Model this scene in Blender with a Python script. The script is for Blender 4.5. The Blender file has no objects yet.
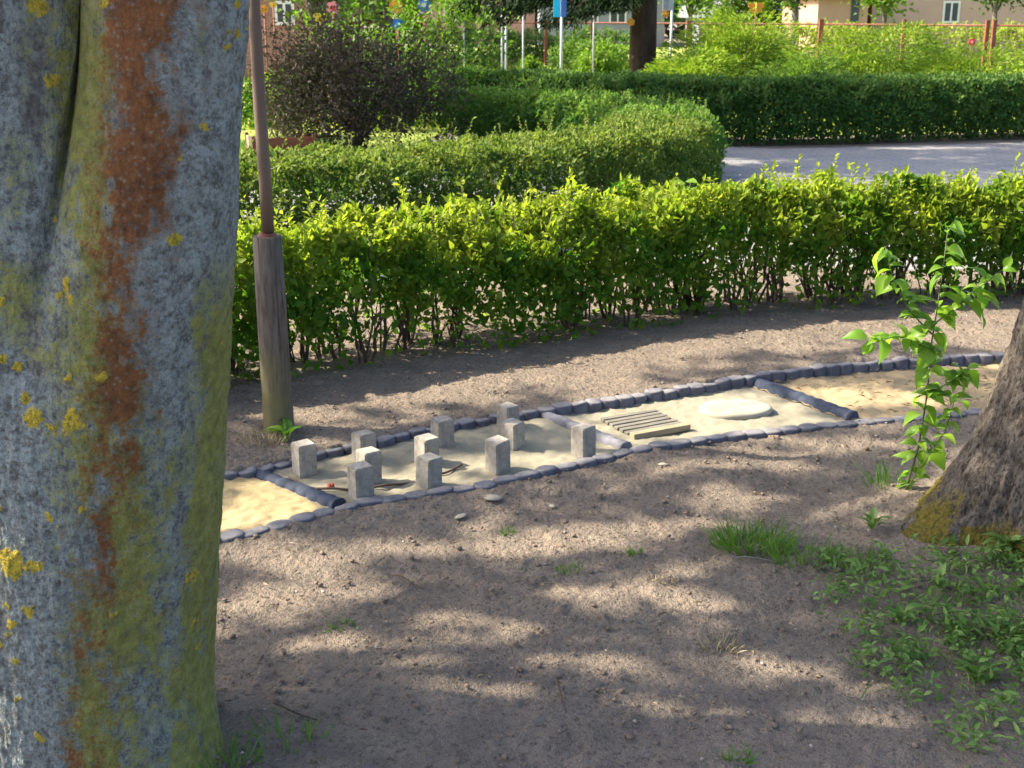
import bpy, bmesh, math, random
import numpy as np
from mathutils import Vector, Matrix

EL = math.radians(42)                       # sun: from the left, slightly beyond the scene
AZ = math.atan2(-1.0, .13)
RNG = np.random.default_rng(11)
random.seed(5)
scene = bpy.context.scene
COL = scene.collection
PI = math.pi

# ------------------------------------------------------------------ camera
F_PX = 1250.0
EYE = 1.6
PITCH = math.atan(374.0 / F_PX)
CP, SP = math.cos(PITCH), math.sin(PITCH)
cam_d = bpy.data.cameras.new('camera')
cam = bpy.data.objects.new('camera', cam_d)
COL.objects.link(cam)
cam.location = (0, 0, EYE)
cam.rotation_euler = (PI / 2 - PITCH, 0, 0)
cam_d.sensor_width = 36.0
cam_d.lens = F_PX / 1024.0 * 36.0
cam_d.clip_start = 0.05
cam_d.clip_end = 900
cam_d.dof.use_dof = True
cam_d.dof.focus_distance = 3.3
cam_d.dof.aperture_fstop = 11.0
scene.camera = cam


def ray(u, v):
    x = (u - 512.0) / F_PX
    y = (384.0 - v) / F_PX
    return x, CP + y * SP, -SP + y * CP


def P(u, v, z=0.0):
    d = ray(u, v)
    t = (z - EYE) / d[2]
    return d[0] * t, d[1] * t


def PY(u, v, Y):
    d = ray(u, v)
    t = Y / d[1]
    return d[0] * t, EYE + d[2] * t


# ------------------------------------------------------------------ noise
_perm = np.random.default_rng(3).permutation(256).astype(np.int64)
_perm = np.concatenate([_perm, _perm, _perm])
_g = np.random.default_rng(4).normal(size=(256, 3))
_g /= np.linalg.norm(_g, axis=1)[:, None]


def perlin(x, y, z):
    xi = np.floor(x).astype(np.int64); yi = np.floor(y).astype(np.int64); zi = np.floor(z).astype(np.int64)
    xf = x - xi; yf = y - yi; zf = z - zi
    u = xf * xf * xf * (xf * (xf * 6 - 15) + 10)
    v = yf * yf * yf * (yf * (yf * 6 - 15) + 10)
    w = zf * zf * zf * (zf * (zf * 6 - 15) + 10)
    xi &= 255; yi &= 255; zi &= 255

    def gr(ix, iy, iz, fx, fy, fz):
        h = _perm[_perm[_perm[ix & 255] + (iy & 255)] + (iz & 255)]
        g = _g[h]
        return g[..., 0] * fx + g[..., 1] * fy + g[..., 2] * fz
    a = gr(xi, yi, zi, xf, yf, zf); b = gr(xi + 1, yi, zi, xf - 1, yf, zf)
    c = gr(xi, yi + 1, zi, xf, yf - 1, zf); d = gr(xi + 1, yi + 1, zi, xf - 1, yf - 1, zf)
    e = gr(xi, yi, zi + 1, xf, yf, zf - 1); f = gr(xi + 1, yi, zi + 1, xf - 1, yf, zf - 1)
    g = gr(xi, yi + 1, zi + 1, xf, yf - 1, zf - 1); h = gr(xi + 1, yi + 1, zi + 1, xf - 1, yf - 1, zf - 1)
    x1 = a + u * (b - a); x2 = c + u * (d - c); x3 = e + u * (f - e); x4 = g + u * (h - g)
    y1 = x1 + v * (x2 - x1); y2 = x3 + v * (x4 - x3)
    return (y1 + w * (y2 - y1)) * 1.5


def fbm(x, y, z, octaves=4, gain=0.5):
    s = 0; amp = 1.0; tot = 0
    for i in range(octaves):
        s = s + amp * perlin(x * 2 ** i + 17.3 * i, y * 2 ** i + 5.1 * i, z * 2 ** i + 9.7 * i)
        tot += amp; amp *= gain
    return s / tot


def sstep(a, b, x):
    t = np.clip((x - a) / (b - a), 0, 1)
    return t * t * (3 - 2 * t)


# ------------------------------------------------------------------ mesh helpers
def mk_mesh(name, verts, faces, mat, attrs=None, smooth=False):
    """faces: (N,3) or (N,4) array or list of index lists"""
    me = bpy.data.meshes.new(name)
    verts = np.asarray(verts, dtype=np.float32)
    if isinstance(faces, np.ndarray):
        k = faces.shape[1]; n = len(faces)
        me.vertices.add(len(verts)); me.vertices.foreach_set('co', verts.ravel())
        me.loops.add(n * k); me.loops.foreach_set('vertex_index', faces.astype(np.int32).ravel())
        me.polygons.add(n)
        me.polygons.foreach_set('loop_start', np.arange(n, dtype=np.int32) * k)
        me.polygons.foreach_set('loop_total', np.full(n, k, dtype=np.int32))
        me.update(calc_edges=True)
    else:
        me.from_pydata([tuple(v) for v in verts], [], faces)
        me.update()
    if smooth:
        me.polygons.foreach_set('use_smooth', np.ones(len(me.polygons), dtype=bool))
    for k, a in (attrs or {}).items():
        at = me.attributes.new(k, 'FLOAT', 'POINT')
        at.data.foreach_set('value', np.asarray(a, dtype=np.float32))
    if mat:
        me.materials.append(mat)
    return me


def link(name, me, parent=None, loc=(0, 0, 0), rot=(0, 0, 0)):
    o = bpy.data.objects.new(name, me)
    COL.objects.link(o)
    o.location = loc
    o.rotation_euler = rot
    if parent:
        o.parent = parent
    return o


def tag(o, label, cat, group=None, kind=None):
    o['label'] = label
    if cat:
        o['category'] = cat
    if group:
        o['group'] = group
    if kind:
        o['kind'] = kind
    return o


def thing(name, label, cat, loc=(0, 0, 0), group=None, rz=0.0):
    o = bpy.data.objects.new(name, None)
    o.empty_display_size = 0.1
    COL.objects.link(o)
    o.location = loc
    o.rotation_euler = (0, 0, rz)
    return tag(o, label, cat, group)


def copy_thing(o, name=None, parent=None):
    c = o.copy()
    COL.objects.link(c)
    if parent:
        c.parent = parent
    for ch in list(o.children):
        copy_thing(ch, None, c)
    return c


class Geo:
    """collects verts and faces of one mesh"""
    def __init__(self):
        self.v = []; self.f = []

    def add(self, v, f):
        b = len(self.v)
        self.v += [tuple(p) for p in v]
        self.f += [[i + b for i in q] for q in f]

    def box(self, x0, x1, y0, y1, z0, z1, bev=0.0, M=None):
        bm = bmesh.new()
        bmesh.ops.create_cube(bm, size=1)
        for v in bm.verts:
            v.co = Vector(((x0 + x1) / 2 + v.co.x * (x1 - x0), (y0 + y1) / 2 + v.co.y * (y1 - y0), (z0 + z1) / 2 + v.co.z * (z1 - z0)))
        if bev > 0:
            bmesh.ops.bevel(bm, geom=list(bm.edges), offset=bev, segments=2, affect='EDGES', profile=0.6)
        if M is not None:
            bm.transform(M)
        bm.verts.index_update()
        self.add([v.co.copy() for v in bm.verts], [[v.index for v in f.verts] for f in bm.faces])
        bm.free()

    def tube(self, pts, rads, n=6, cap=True):
        pts = [Vector(p) for p in pts]
        base = len(self.v)
        prev = None
        for i, p in enumerate(pts):
            t = (pts[min(i + 1, len(pts) - 1)] - pts[max(i - 1, 0)])
            if t.length < 1e-9:
                t = Vector((0, 0, 1))
            t.normalize()
            if prev is None:
                a = Vector((1, 0, 0)) if abs(t.x) < 0.8 else Vector((0, 1, 0))
                s = (a - t * a.dot(t)).normalized()
            else:
                s = (prev - t * prev.dot(t)).normalized()
            prev = s
            b = t.cross(s)
            for k in range(n):
                an = 2 * PI * k / n
                q = p + (s * math.cos(an) + b * math.sin(an)) * rads[i]
                self.v.append((q.x, q.y, q.z))
        for i in range(len(pts) - 1):
            for k in range(n):
                a = base + i * n + k; b2 = base + i * n + (k + 1) % n
                self.f.append([a, b2, b2 + n, a + n])
        if cap:
            self.f.append([base + k for k in range(n)][::-1])
            e = base + (len(pts) - 1) * n
            self.f.append([e + k for k in range(n)])

    def build(self, name, mat, parent=None, smooth=False, loc=(0, 0, 0), rot=(0, 0, 0)):
        me = bpy.data.meshes.new(name)
        me.from_pydata(self.v, [], self.f)
        me.update()
        bm = bmesh.new(); bm.from_mesh(me)
        bmesh.ops.recalc_face_normals(bm, faces=bm.faces)
        bm.to_mesh(me); bm.free()
        if smooth:
            me.polygons.foreach_set('use_smooth', np.ones(len(me.polygons), dtype=bool))
        if mat:
            me.materials.append(mat)
        return link(name, me, parent, loc, rot)


# leaf templates: columns along, across, up
T_DIAMOND = (np.array([[0, 0, 0], [.45, .5, .12], [1, 0, -.06], [.45, -.5, .12]]), np.array([[0, 2, 1], [0, 3, 2]]))
T_OVATE = (np.array([[0, 0, 0], [.18, .30, .08], [.45, .5, .10], [.75, .3, .02], [1, 0, -.16], [.75, -.3, .02], [.45, -.5, .10], [.18, -.30, .08],
                     [.18, 0, 0], [.45, 0, 0], [.75, 0, -.05]]),
           np.array([[0, 8, 1], [8, 9, 2], [8, 2, 1], [9, 10, 3], [9, 3, 2], [10, 4, 3], [0, 7, 8], [8, 7, 6], [8, 6, 9], [9, 6, 5], [9, 5, 10], [10, 5, 4]]))
T_BLADE = (np.array([[0, .5, 0], [0, -.5, 0], [.4, .42, -.02], [.4, -.42, -.02], [.75, .26, -.12], [.75, -.26, -.12], [1, 0, -.32]]),
           np.array([[0, 1, 3], [0, 3, 2], [2, 3, 5], [2, 5, 4], [4, 5, 6]]))


def big_leaf():
    ts = [0, .06, .15, .26, .38, .50, .62, .74, .85, .94]
    v = []; f = []
    for i, t in enumerate(ts):
        w = .5 * (math.sin(PI * t ** .72) ** .9) * (1 + (.05 if i % 2 else -.03)) if t > 0 else .012
        z = .10 * math.sin(PI * t) - .30 * t * t
        v += [(t, w, z + .16 * w), (t, w * .5, z + .07 * w + .012), (t, 0, z - .015), (t, -w * .5, z + .07 * w + .012), (t, -w, z + .16 * w)]
    n = len(ts)
    v.append((1.04, 0, -.34))
    for i in range(n - 1):
        for k in range(4):
            a = i * 5 + k
            f += [[a, a + 5, a + 6], [a, a + 6, a + 1]]
    for k in range(4):
        f.append([(n - 1) * 5 + k, n * 5, (n - 1) * 5 + k + 1])
    return np.array(v), np.array(f)


T_BIG = big_leaf()


def unit(a):
    return a / np.maximum(np.linalg.norm(a, axis=1, keepdims=True), 1e-9)


def leaf_mesh(name, pos, direc, normal, L, W, tint, mat, tpl=T_DIAMOND, smooth=False):
    pos = np.asarray(pos, float); n = len(pos)
    t = unit(np.asarray(direc, float))
    nn = np.asarray(normal, float)
    nn = unit(nn - t * (nn * t).sum(1, keepdims=True) + 1e-6)
    s = np.cross(nn, t)
    L = np.broadcast_to(np.asarray(L, float), (n,)); W = np.broadcast_to(np.asarray(W, float), (n,))
    tv, tf = tpl
    k = len(tv)
    v = (pos[:, None, :] + t[:, None, :] * (tv[None, :, 0, None] * L[:, None, None])
         + s[:, None, :] * (tv[None, :, 1, None] * W[:, None, None])
         + nn[:, None, :] * (tv[None, :, 2, None] * L[:, None, None]))
    f = (np.arange(n)[:, None, None] * k + tf[None]).reshape(-1, 3)
    return mk_mesh(name, v.reshape(-1, 3), f, mat, {'tint': np.repeat(np.broadcast_to(tint, (n,)), k)}, smooth)


def rand_dirs(n):
    return unit(RNG.normal(size=(n, 3)))


# ------------------------------------------------------------------ materials
class NT:
    def __init__(self, name):
        self.m = bpy.data.materials.new(name)
        self.m.use_nodes = True
        self.t = self.m.node_tree
        self.t.nodes.clear()
        self.out = self.t.nodes.new('ShaderNodeOutputMaterial')

    def n(self, typ, inputs=None, **props):
        nd = self.t.nodes.new(typ)
        for k, v in props.items():
            setattr(nd, k, v)
        for k, v in (inputs or {}).items():
            if hasattr(v, 'is_output'):
                self.t.links.new(v, nd.inputs[k])
            else:
                nd.inputs[k].default_value = v
        return nd

    def attr(self, name):
        return self.n('ShaderNodeAttribute', attribute_name=name).outputs['Fac']

    def coord(self, which='Object', scale=(1, 1, 1)):
        c = self.n('ShaderNodeTexCoord').outputs[which]
        if scale == (1, 1, 1):
            return c
        return self.n('ShaderNodeMapping', {'Vector': c, 'Scale': scale}).outputs[0]

    def noise(self, vec, scale, detail=4, rough=0.55, dist=0.0):
        return self.n('ShaderNodeTexNoise', {'Vector': vec, 'Scale': scale, 'Detail': detail, 'Roughness': rough, 'Distortion': dist}).outputs['Fac']

    def ramp(self, fac, *stops):
        r = self.n('ShaderNodeValToRGB', {'Fac': fac})
        el = r.color_ramp.elements
        while len(el) < len(stops):
            el.new(0.5)
        for e, (p, c) in zip(el, stops):
            e.position = p
            e.color = (c, c, c, 1) if not isinstance(c, (tuple, list)) else (*c, 1)
        return r.outputs['Color']

    def mix(self, fac, a, b, mode='MIX'):
        nd = self.t.nodes.new('ShaderNodeMix')
        nd.data_type = 'RGBA'; nd.blend_type = mode
        for idx, v in ((0, fac), (6, a), (7, b)):
            if hasattr(v, 'is_output'):
                self.t.links.new(v, nd.inputs[idx])
            elif idx == 0:
                nd.inputs[0].default_value = v
            else:
                nd.inputs[idx].default_value = (*v, 1) if len(v) == 3 else v
        return nd.outputs[2]

    def math(self, op, a, b=0.0, clamp=False):
        nd = self.t.nodes.new('ShaderNodeMath')
        nd.operation = op; nd.use_clamp = clamp
        for i, v in enumerate((a, b)):
            if hasattr(v, 'is_output'):
                self.t.links.new(v, nd.inputs[i])
            else:
                nd.inputs[i].default_value = v
        return nd.outputs[0]

    def bump(self, h, strength=0.4, dist=0.01, normal=None):
        i = {'Height': h, 'Strength': strength, 'Distance': dist}
        if normal is not None:
            i['Normal'] = normal
        return self.n('ShaderNodeBump', i).outputs[0]

    def pbr(self, col, rough=0.8, normal=None, spec=0.3, metal=0.0):
        i = {'Base Color': (*col, 1) if isinstance(col, tuple) else col, 'Roughness': rough, 'Specular IOR Level': spec, 'Metallic': metal}
        if normal is not None:
            i['Normal'] = normal
        return self.n('ShaderNodeBsdfPrincipled', i).outputs[0]

    def done(self, sh):
        self.t.links.new(sh, self.out.inputs['Surface'])
        return self.m


def leaf_mat(name, c0, c1, trans=0.4, rough=0.5, spec=0.35, tcol=1.25):
    m = NT(name)
    a = m.attr('tint')
    nz = m.noise(m.coord(), 9.0, 3)
    col = m.mix(a, c0, c1)
    col = m.mix(m.ramp(nz, (.3, 0.0), (.7, 0.3)), col, tuple(x * .55 for x in c0))
    p = m.pbr(col, rough, None, spec)
    tc = m.mix(1.0, col, (tcol, tcol * 1.02, tcol * .6), 'MULTIPLY')
    t = m.n('ShaderNodeBsdfTranslucent', {'Color': tc}).outputs[0]
    mx = m.n('ShaderNodeMixShader', {0: trans, 1: p, 2: t}).outputs[0]
    return m.done(mx)


def plain(name, col, rough=0.7, var=0.25, scale=14.0, bump=0.15, bscale=60.0, spec=0.3, metal=0.0, bdist=0.004, stretch=(1, 1, 1)):
    m = NT(name)
    c = m.coord('Object', stretch)
    n1 = m.noise(c, scale, 5)
    colr = m.mix(m.ramp(n1, (.3, 0.0), (.7, 1.0)), tuple(x * (1 - var) for x in col), tuple(min(1, x * (1 + var)) for x in col))
    b = m.bump(m.noise(c, bscale, 4), bump, bdist)
    return m.done(m.pbr(colr, rough, b, spec, metal))


M = {}
M['hedge'] = leaf_mat('hedge_leaf', (.066, .175, .016), (.30, .365, .036), .58, .55, .22)
M['hedge_mid'] = leaf_mat('hedge_mid_leaf', (.048, .105, .018), (.20, .26, .045), .4, .6, .18)
M['hedge_far'] = leaf_mat('hedge_far_leaf', (.036, .105, .022), (.15, .24, .048), .35, .6, .18)
M['lowbush'] = leaf_mat('low_hedge_leaf', (.045, .125, .022), (.17, .28, .045), .4, .6, .18)
M['purple'] = leaf_mat('purple_leaf', (.050, .045, .030), (.135, .098, .066), .25, .6, .2)
M['juniper'] = leaf_mat('juniper_leaf', (.075, .19, .018), (.33, .44, .045), .35, .6, .2)
M['crown'] = leaf_mat('crown_leaf', (.035, .095, .015), (.09, .16, .03), .3)
M['bright'] = leaf_mat('bright_leaf', (.060, .16, .012), (.17, .28, .025), .45)
M['spruce'] = leaf_mat('spruce_needle', (.009, .024, .009), (.030, .050, .016), .15, .8, .08)
M['sapling'] = leaf_mat('sapling_leaf', (.13, .29, .028), (.29, .44, .055), .6, .4)
M['weed'] = leaf_mat('weed_leaf', (.085, .185, .030), (.23, .34, .085), .35)
M['grass'] = leaf_mat('grass_blade', (.065, .17, .018), (.16, .28, .04), .4)
M['meadow'] = leaf_mat('meadow_blade', (.17, .26, .03), (.44, .45, .10), .45, .7, .15)
M['straw'] = leaf_mat('straw_blade', (.26, .20, .115), (.40, .33, .20), .2)
M['litter'] = leaf_mat('litter_bit', (.11, .08, .055), (.38, .30, .20), .1, .8, .2)
M['twig'] = plain('twig_bark', (.085, .058, .040), .85, .4, 20)
M['stem'] = plain('hedge_stem', (.075, .055, .040), .85, .4, 16)
M['green_stem'] = plain('sapling_stem', (.10, .13, .045), .6, .3, 30)
M['concrete'] = plain('block_concrete', (.265, .242, .208), .9, .28, 45, .5, 260, .2)
M['stone_grey'] = None
M['stone_pale'] = plain('pale_stone', (.285, .26, .205), .85, .16, 12, .3, 90, .25)
M['blue_edge'] = plain('blue_edging', (.026, .036, .062), .8, .35, 26, .35, 90, .35)
M['grey_edge'] = plain('grey_edging', (.135, .135, .155), .75, .3, 26, .35, 90, .3)
M['wood_old'] = plain('weathered_slat', (.150, .140, .115), .85, .25, 9, .4, 40, .2, stretch=(1, 8, 8))
M['wood_new'] = plain('fresh_pine', (.27, .22, .14), .75, .2, 8, .3, 40, .25, stretch=(1, 8, 8))
M['planter'] = plain('red_brown_board', (.24, .070, .035), .7, .25, 9, .3, 40, stretch=(1, 1, 6))
M['white_metal'] = plain('white_metal', (.42, .45, .48), .45, .06, 8, .05, 60, .5)
M['grey_metal'] = plain('grey_metal', (.30, .32, .35), .5, .1, 8, .05, 60, .5)
M['rust_metal'] = plain('rust_brown_paint', (.17, .060, .035), .7, .25, 14, .2, 60)
M['wire'] = plain('wire', (.20, .14, .11), .6, .2, 10, .05, 60)
M['paint_orange'] = plain('paint_orange', (.66, .27, .03), .55, .08, 8, .05, 60)
M['paint_yellow'] = plain('paint_yellow', (.66, .46, .04), .55, .08, 8, .05, 60)
M['paint_blue'] = plain('paint_blue', (.06, .14, .44), .55, .08, 8, .05, 60)
M['paint_cyan'] = plain('paint_cyan', (.02, .45, .75), .55, .08, 8, .05, 60)
M['paint_red'] = plain('paint_red', (.60, .05, .06), .55, .08, 8, .05, 60)
M['paint_pink'] = plain('paint_pink', (.75, .30, .30), .55, .08, 8, .05, 60)
M['paint_white'] = plain('paint_white', (.72, .72, .70), .6, .06, 8, .05, 60)
M['wall_pink'] = plain('pink_render', (.40, .27, .225), .9, .05, 2, .1, 30)
M['wall_peach'] = plain('peach_render', (.38, .235, .17), .9, .05, 2, .1, 30)
M['wall_white'] = plain('white_render', (.20, .22, .245), .9, .05, 2, .1, 30)
M['roof_red'] = plain('red_roof', (.30, .075, .05), .8, .2, 5, .2, 20)
M['roof_grey'] = plain('grey_roof', (.19, .19, .21), .8, .2, 5, .2, 20)
M['window_dark'] = plain('window_pane', (.04, .05, .065), .1, .1, 4, .0, 20, .6)
M['paint_trim'] = plain('white_trim', (.6, .58, .55), .6, .05, 6, .05, 40)


def brick_mat():
    m = NT('brick_wall')
    b = m.n('ShaderNodeTexBrick', {'Vector': m.n('ShaderNodeMapping', {'Vector': m.coord('Object'), 'Rotation': (-PI / 2, 0, 0)}).outputs[0], 'Color1': (.20, .085, .06, 1), 'Color2': (.27, .12, .08, 1), 'Mortar': (.30, .25, .22, 1), 'Scale': 6.0, 'Mortar Size': .02}).outputs['Color']
    return m.done(m.pbr(b, .9))


M['brick'] = brick_mat()


def edging_mat():
    m = NT('edging_concrete')
    c = m.n('ShaderNodeNewGeometry')
    pos = c.outputs['Position']
    n1 = m.noise(pos, 18, 5, .6); n2 = m.noise(pos, 130, 4, .6)
    col = m.mix(m.ramp(n1, (.3, 0.), (.7, 1.)), (.066, .066, .084), (.125, .125, .148))
    nzv = m.n('ShaderNodeSeparateXYZ', {0: c.outputs['Normal']}).outputs[2]
    dust = m.math('MULTIPLY', m.ramp(nzv, (.55, 0.), (.95, 1.)), m.ramp(n1, (.35, .35), (.6, .95)))
    col = m.mix(dust, col, (.195, .188, .188))          # dry soil dust lying on the flat tops
    return m.done(m.pbr(col, .9, m.bump(n2, .5, .004), .2))


M['stone_grey'] = edging_mat()


def dirt_mat():
    m = NT('dirt')
    c = m.coord('Object')
    big = m.noise(c, 0.9, 4, .6)
    mid = m.noise(c, 7.0, 5, .6)
    fine = m.noise(c, 60.0, 4, .65)
    grain = m.noise(c, 260.0, 2, .6)
    col = m.mix(m.ramp(big, (.35, 0.), (.68, 1.)), (.148, .125, .104), (.225, .188, .150))
    col = m.mix(m.ramp(mid, (.35, .0), (.7, .75)), col, (.305, .245, .185))
    col = m.mix(m.ramp(fine, (.30, .85), (.48, .0)), col, (.070, .054, .042))
    col = m.mix(m.ramp(grain, (.56, .0), (.70, .7)), col, (.36, .29, .225))
    nm = m.noise(c, 24.0, 5, .7)
    hh = m.math('ADD', m.math('ADD', m.math('MULTIPLY', fine, 1.0), m.math('MULTIPLY', grain, .35)), m.math('MULTIPLY', nm, 1.1))
    nb = m.bump(hh, 1.0, .024)
    return m.done(m.pbr(col, .95, nb, .12))


M['dirt'] = dirt_mat()


def sand_mat(name, c0, c1, speck):
    m = NT(name)
    c = m.coord('Object')
    n1 = m.noise(c, 3.0, 5, .6)
    n2 = m.noise(c, 30.0, 4, .65)
    g = m.noise(c, 420.0, 2, .6)
    col = m.mix(m.ramp(n1, (.3, 0.), (.7, 1.)), c0, c1)
    col = m.mix(m.ramp(n2, (.55, 0.), (.75, .6)), col, speck)
    col = m.mix(m.ramp(g, (.3, .5), (.5, 0.)), col, tuple(x * .5 for x in c0))
    return m.done(m.pbr(col, .95, m.bump(m.math('ADD', n2, m.math('MULTIPLY', g, .3)), .5, .008), .12))


M['sand_yellow'] = sand_mat('yellow_sand', (.28, .22, .115), (.34, .27, .15), (.21, .165, .09))
M['sand_pale'] = sand_mat('pale_sand', (.210, .195, .145), (.270, .245, .18), (.155, .145, .11))
M['sand_chip'] = sand_mat('straw_sand', (.26, .20, .12), (.34, .265, .155), (.20, .15, .09))


def pave_mat():
    m = NT('paving')
    c = m.coord('Object')
    b = m.n('ShaderNodeTexBrick', {'Vector': c, 'Color1': (.205, .208, .215, 1), 'Color2': (.165, .168, .178, 1), 'Mortar': (.10, .095, .085, 1), 'Scale': 2.2, 'Mortar Size': .018, 'Bias': 0.0})
    n1 = m.noise(c, 2.0, 5, .6)
    n2 = m.noise(c, 40.0, 4, .6)
    col = m.mix(m.ramp(n1, (.35, .0), (.75, .6)), b.outputs['Color'], (.26, .24, .21))
    col = m.mix(m.ramp(n2, (.3, .5), (.5, 0.)), col, (.12, .11, .10))
    return m.done(m.pbr(col, .9, m.bump(m.math('SUBTRACT', n2, b.outputs['Fac']), .4, .01), .2))


M['paving'] = pave_mat()


def lawn_mat(name, c0, c1, c2):
    m = NT(name)
    c = m.coord('Object')
    n1 = m.noise(c, .5, 5, .6)
    n2 = m.noise(c, 14.0, 5, .7)
    col = m.mix(m.ramp(n1, (.35, .0), (.65, 1.)), c0, c1)
    col = m.mix(m.ramp(n2, (.45, .0), (.75, .7)), col, c2)
    return m.done(m.pbr(col, .9, m.bump(n2, .8, .05), .15))


M['lawn'] = lawn_mat('lawn', (.15, .22, .03), (.25, .30, .06), (.34, .34, .12))

# ------------------------------------------------------------------ layout of the sensory path
FRONT = [P(*a, .015) for a in ((217, 543), (350, 508), (500, 484), (640, 454), (800, 430), (910, 420))]
BACK = [P(*a, .042) for a in ((220, 470), (300, 452), (410, 428), (500, 412), (640, 393), (760, 374), (880, 361), (1000, 354))]
FRONT = [(-2.0, 3.06)] + [(-1.4, 3.33)] + FRONT + [(2.15, 4.92), (2.55, 4.95)]
BACK = [(-2.2, 3.72)] + [(-1.5, 4.02)] + BACK + [(2.62, 5.62), (2.72, 5.25)]


def resample(pts, step):
    pts = np.array(pts, float)
    # Catmull-Rom style densify
    dense = []
    for i in range(len(pts) - 1):
        p0 = pts[max(i - 1, 0)]; p1 = pts[i]; p2 = pts[i + 1]; p3 = pts[min(i + 2, len(pts) - 1)]
        for t in np.linspace(0, 1, 24, endpoint=False):
            dense.append(.5 * ((2 * p1) + (-p0 + p2) * t + (2 * p0 - 5 * p1 + 4 * p2 - p3) * t * t + (-p0 + 3 * p1 - 3 * p2 + p3) * t ** 3))
    dense.append(pts[-1])
    dense = np.array(dense)
    seg = np.linalg.norm(np.diff(dense, axis=0), axis=1)
    s = np.concatenate([[0], np.cumsum(seg)])
    n = max(2, int(round(s[-1] / step)) + 1)
    q = np.linspace(0, s[-1], n)
    return np.stack([np.interp(q, s, dense[:, k]) for k in range(dense.shape[1])], 1)


FR = resample(FRONT, 0.02)
BK = resample(BACK, 0.02)


def yfront(x):
    return np.interp(x, FR[:, 0], FR[:, 1], left=FR[0, 1], right=FR[-1, 1])


_bk = BK[:np.argmax(BK[:, 0])]


def yback(x):
    return np.interp(x, _bk[:, 0], _bk[:, 1])


def undul(x, y):
    z = .028 * fbm(x * .8, y * .8, 0 * x + 3.3, 3)
    # higher bank behind the path, rising to the foot of the hedge, mound by the right tree
    z = z + (.026 + .020 * sstep(-.2, 1.2, x)) * sstep(-.045, .03, y - yback(x)) + .018 * sstep(-.22, -.05, y - yfront(x)) * (y < yfront(x) + .1) * (1 - sstep(6.0, 9.0, y))
    z = z + .10 * np.exp(-(((x - 1.9) / .75) ** 2 + ((y - 3.5) / .75) ** 2))
    return z


def ground_z(x, y):
    x = np.asarray(x, float); y = np.asarray(y, float)
    return undul(x, y)


def inside(x, y):
    return sstep(.0, .03, y - yfront(x)) * sstep(-.01, .02, yback(x) - y) * (1 - sstep(2.5, 2.62, x))


# ------------------------------------------------------------------ ground sheet (fine near the camera, coarse to the horizon)
def axis(lo, hi, step, far_lo, far_hi, g=1.22):
    a = list(np.arange(lo, hi + 1e-6, step))
    d = step; v = a[-1]; up = []
    while v < far_hi:
        d *= g; v += d; up.append(v)
    d = step; v = a[0]; dn = []
    while v > far_lo:
        d *= g; v -= d; dn.append(v)
    return np.array(dn[::-1] + a + up)


gx = axis(-1.75, 3.3, .0095, -260, 260)
gy = axis(2.15, 6.9, .0105, -60, 420)
GX, GY = np.meshgrid(gx, gy)
xx = GX.ravel(); yy = GY.ravel()
near = (xx > -3) & (xx < 4.4) & (yy > 1.5) & (yy < 8.5)
zz = np.zeros_like(xx)
xn, yn = xx[near], yy[near]
det = .010 * fbm(xn * 3.2, yn * 3.2, xn * 0 + 21.0, 2) + .010 * fbm(xn * 6, yn * 6, xn * 0 + 1.7, 3) + .004 * np.abs(fbm(xn * 17, yn * 17, xn * 0 + 7.7, 3)) + .006 * fbm(xn * 45, yn * 45, xn * 0 + 2.2, 2)
clod = np.maximum(perlin(xn * 26, yn * 26, xn * 0 + 4.4) - .38, 0) * .022 + np.maximum(perlin(xn * 11, yn * 11, xn * 0 + 14.4) - .40, 0) * .03
fade = sstep(-3, -1.8, xn) * (1 - sstep(3.3, 4.4, xn)) * sstep(1.5, 2.1, yn) * (1 - sstep(6.9, 8.4, yn))
ins = inside(xn, yn)
zz[near] = undul(xn, yn) * fade * (1 - ins) + (det + clod) * fade * (1 - ins) - .045 * ins
nx, ny = len(gx), len(gy)
ii = np.arange(nx - 1)[None, :] + np.arange(ny - 1)[:, None] * nx
faces = np.stack([ii, ii + 1, ii + 1 + nx, ii + nx], -1).reshape(-1, 4)
g = link('ground', mk_mesh('ground', np.stack([xx, yy, zz], 1), faces, M['dirt'], smooth=True))
tag(g, 'bare grey-brown trodden soil with pebbles and clods', None, kind='structure')


BLOCK_FEET = [(303, 478), (363, 463), (368, 487), (360, 503), (426, 468), (428, 491), (442, 448), (508, 430), (513, 450), (498, 475), (584, 461)]


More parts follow.
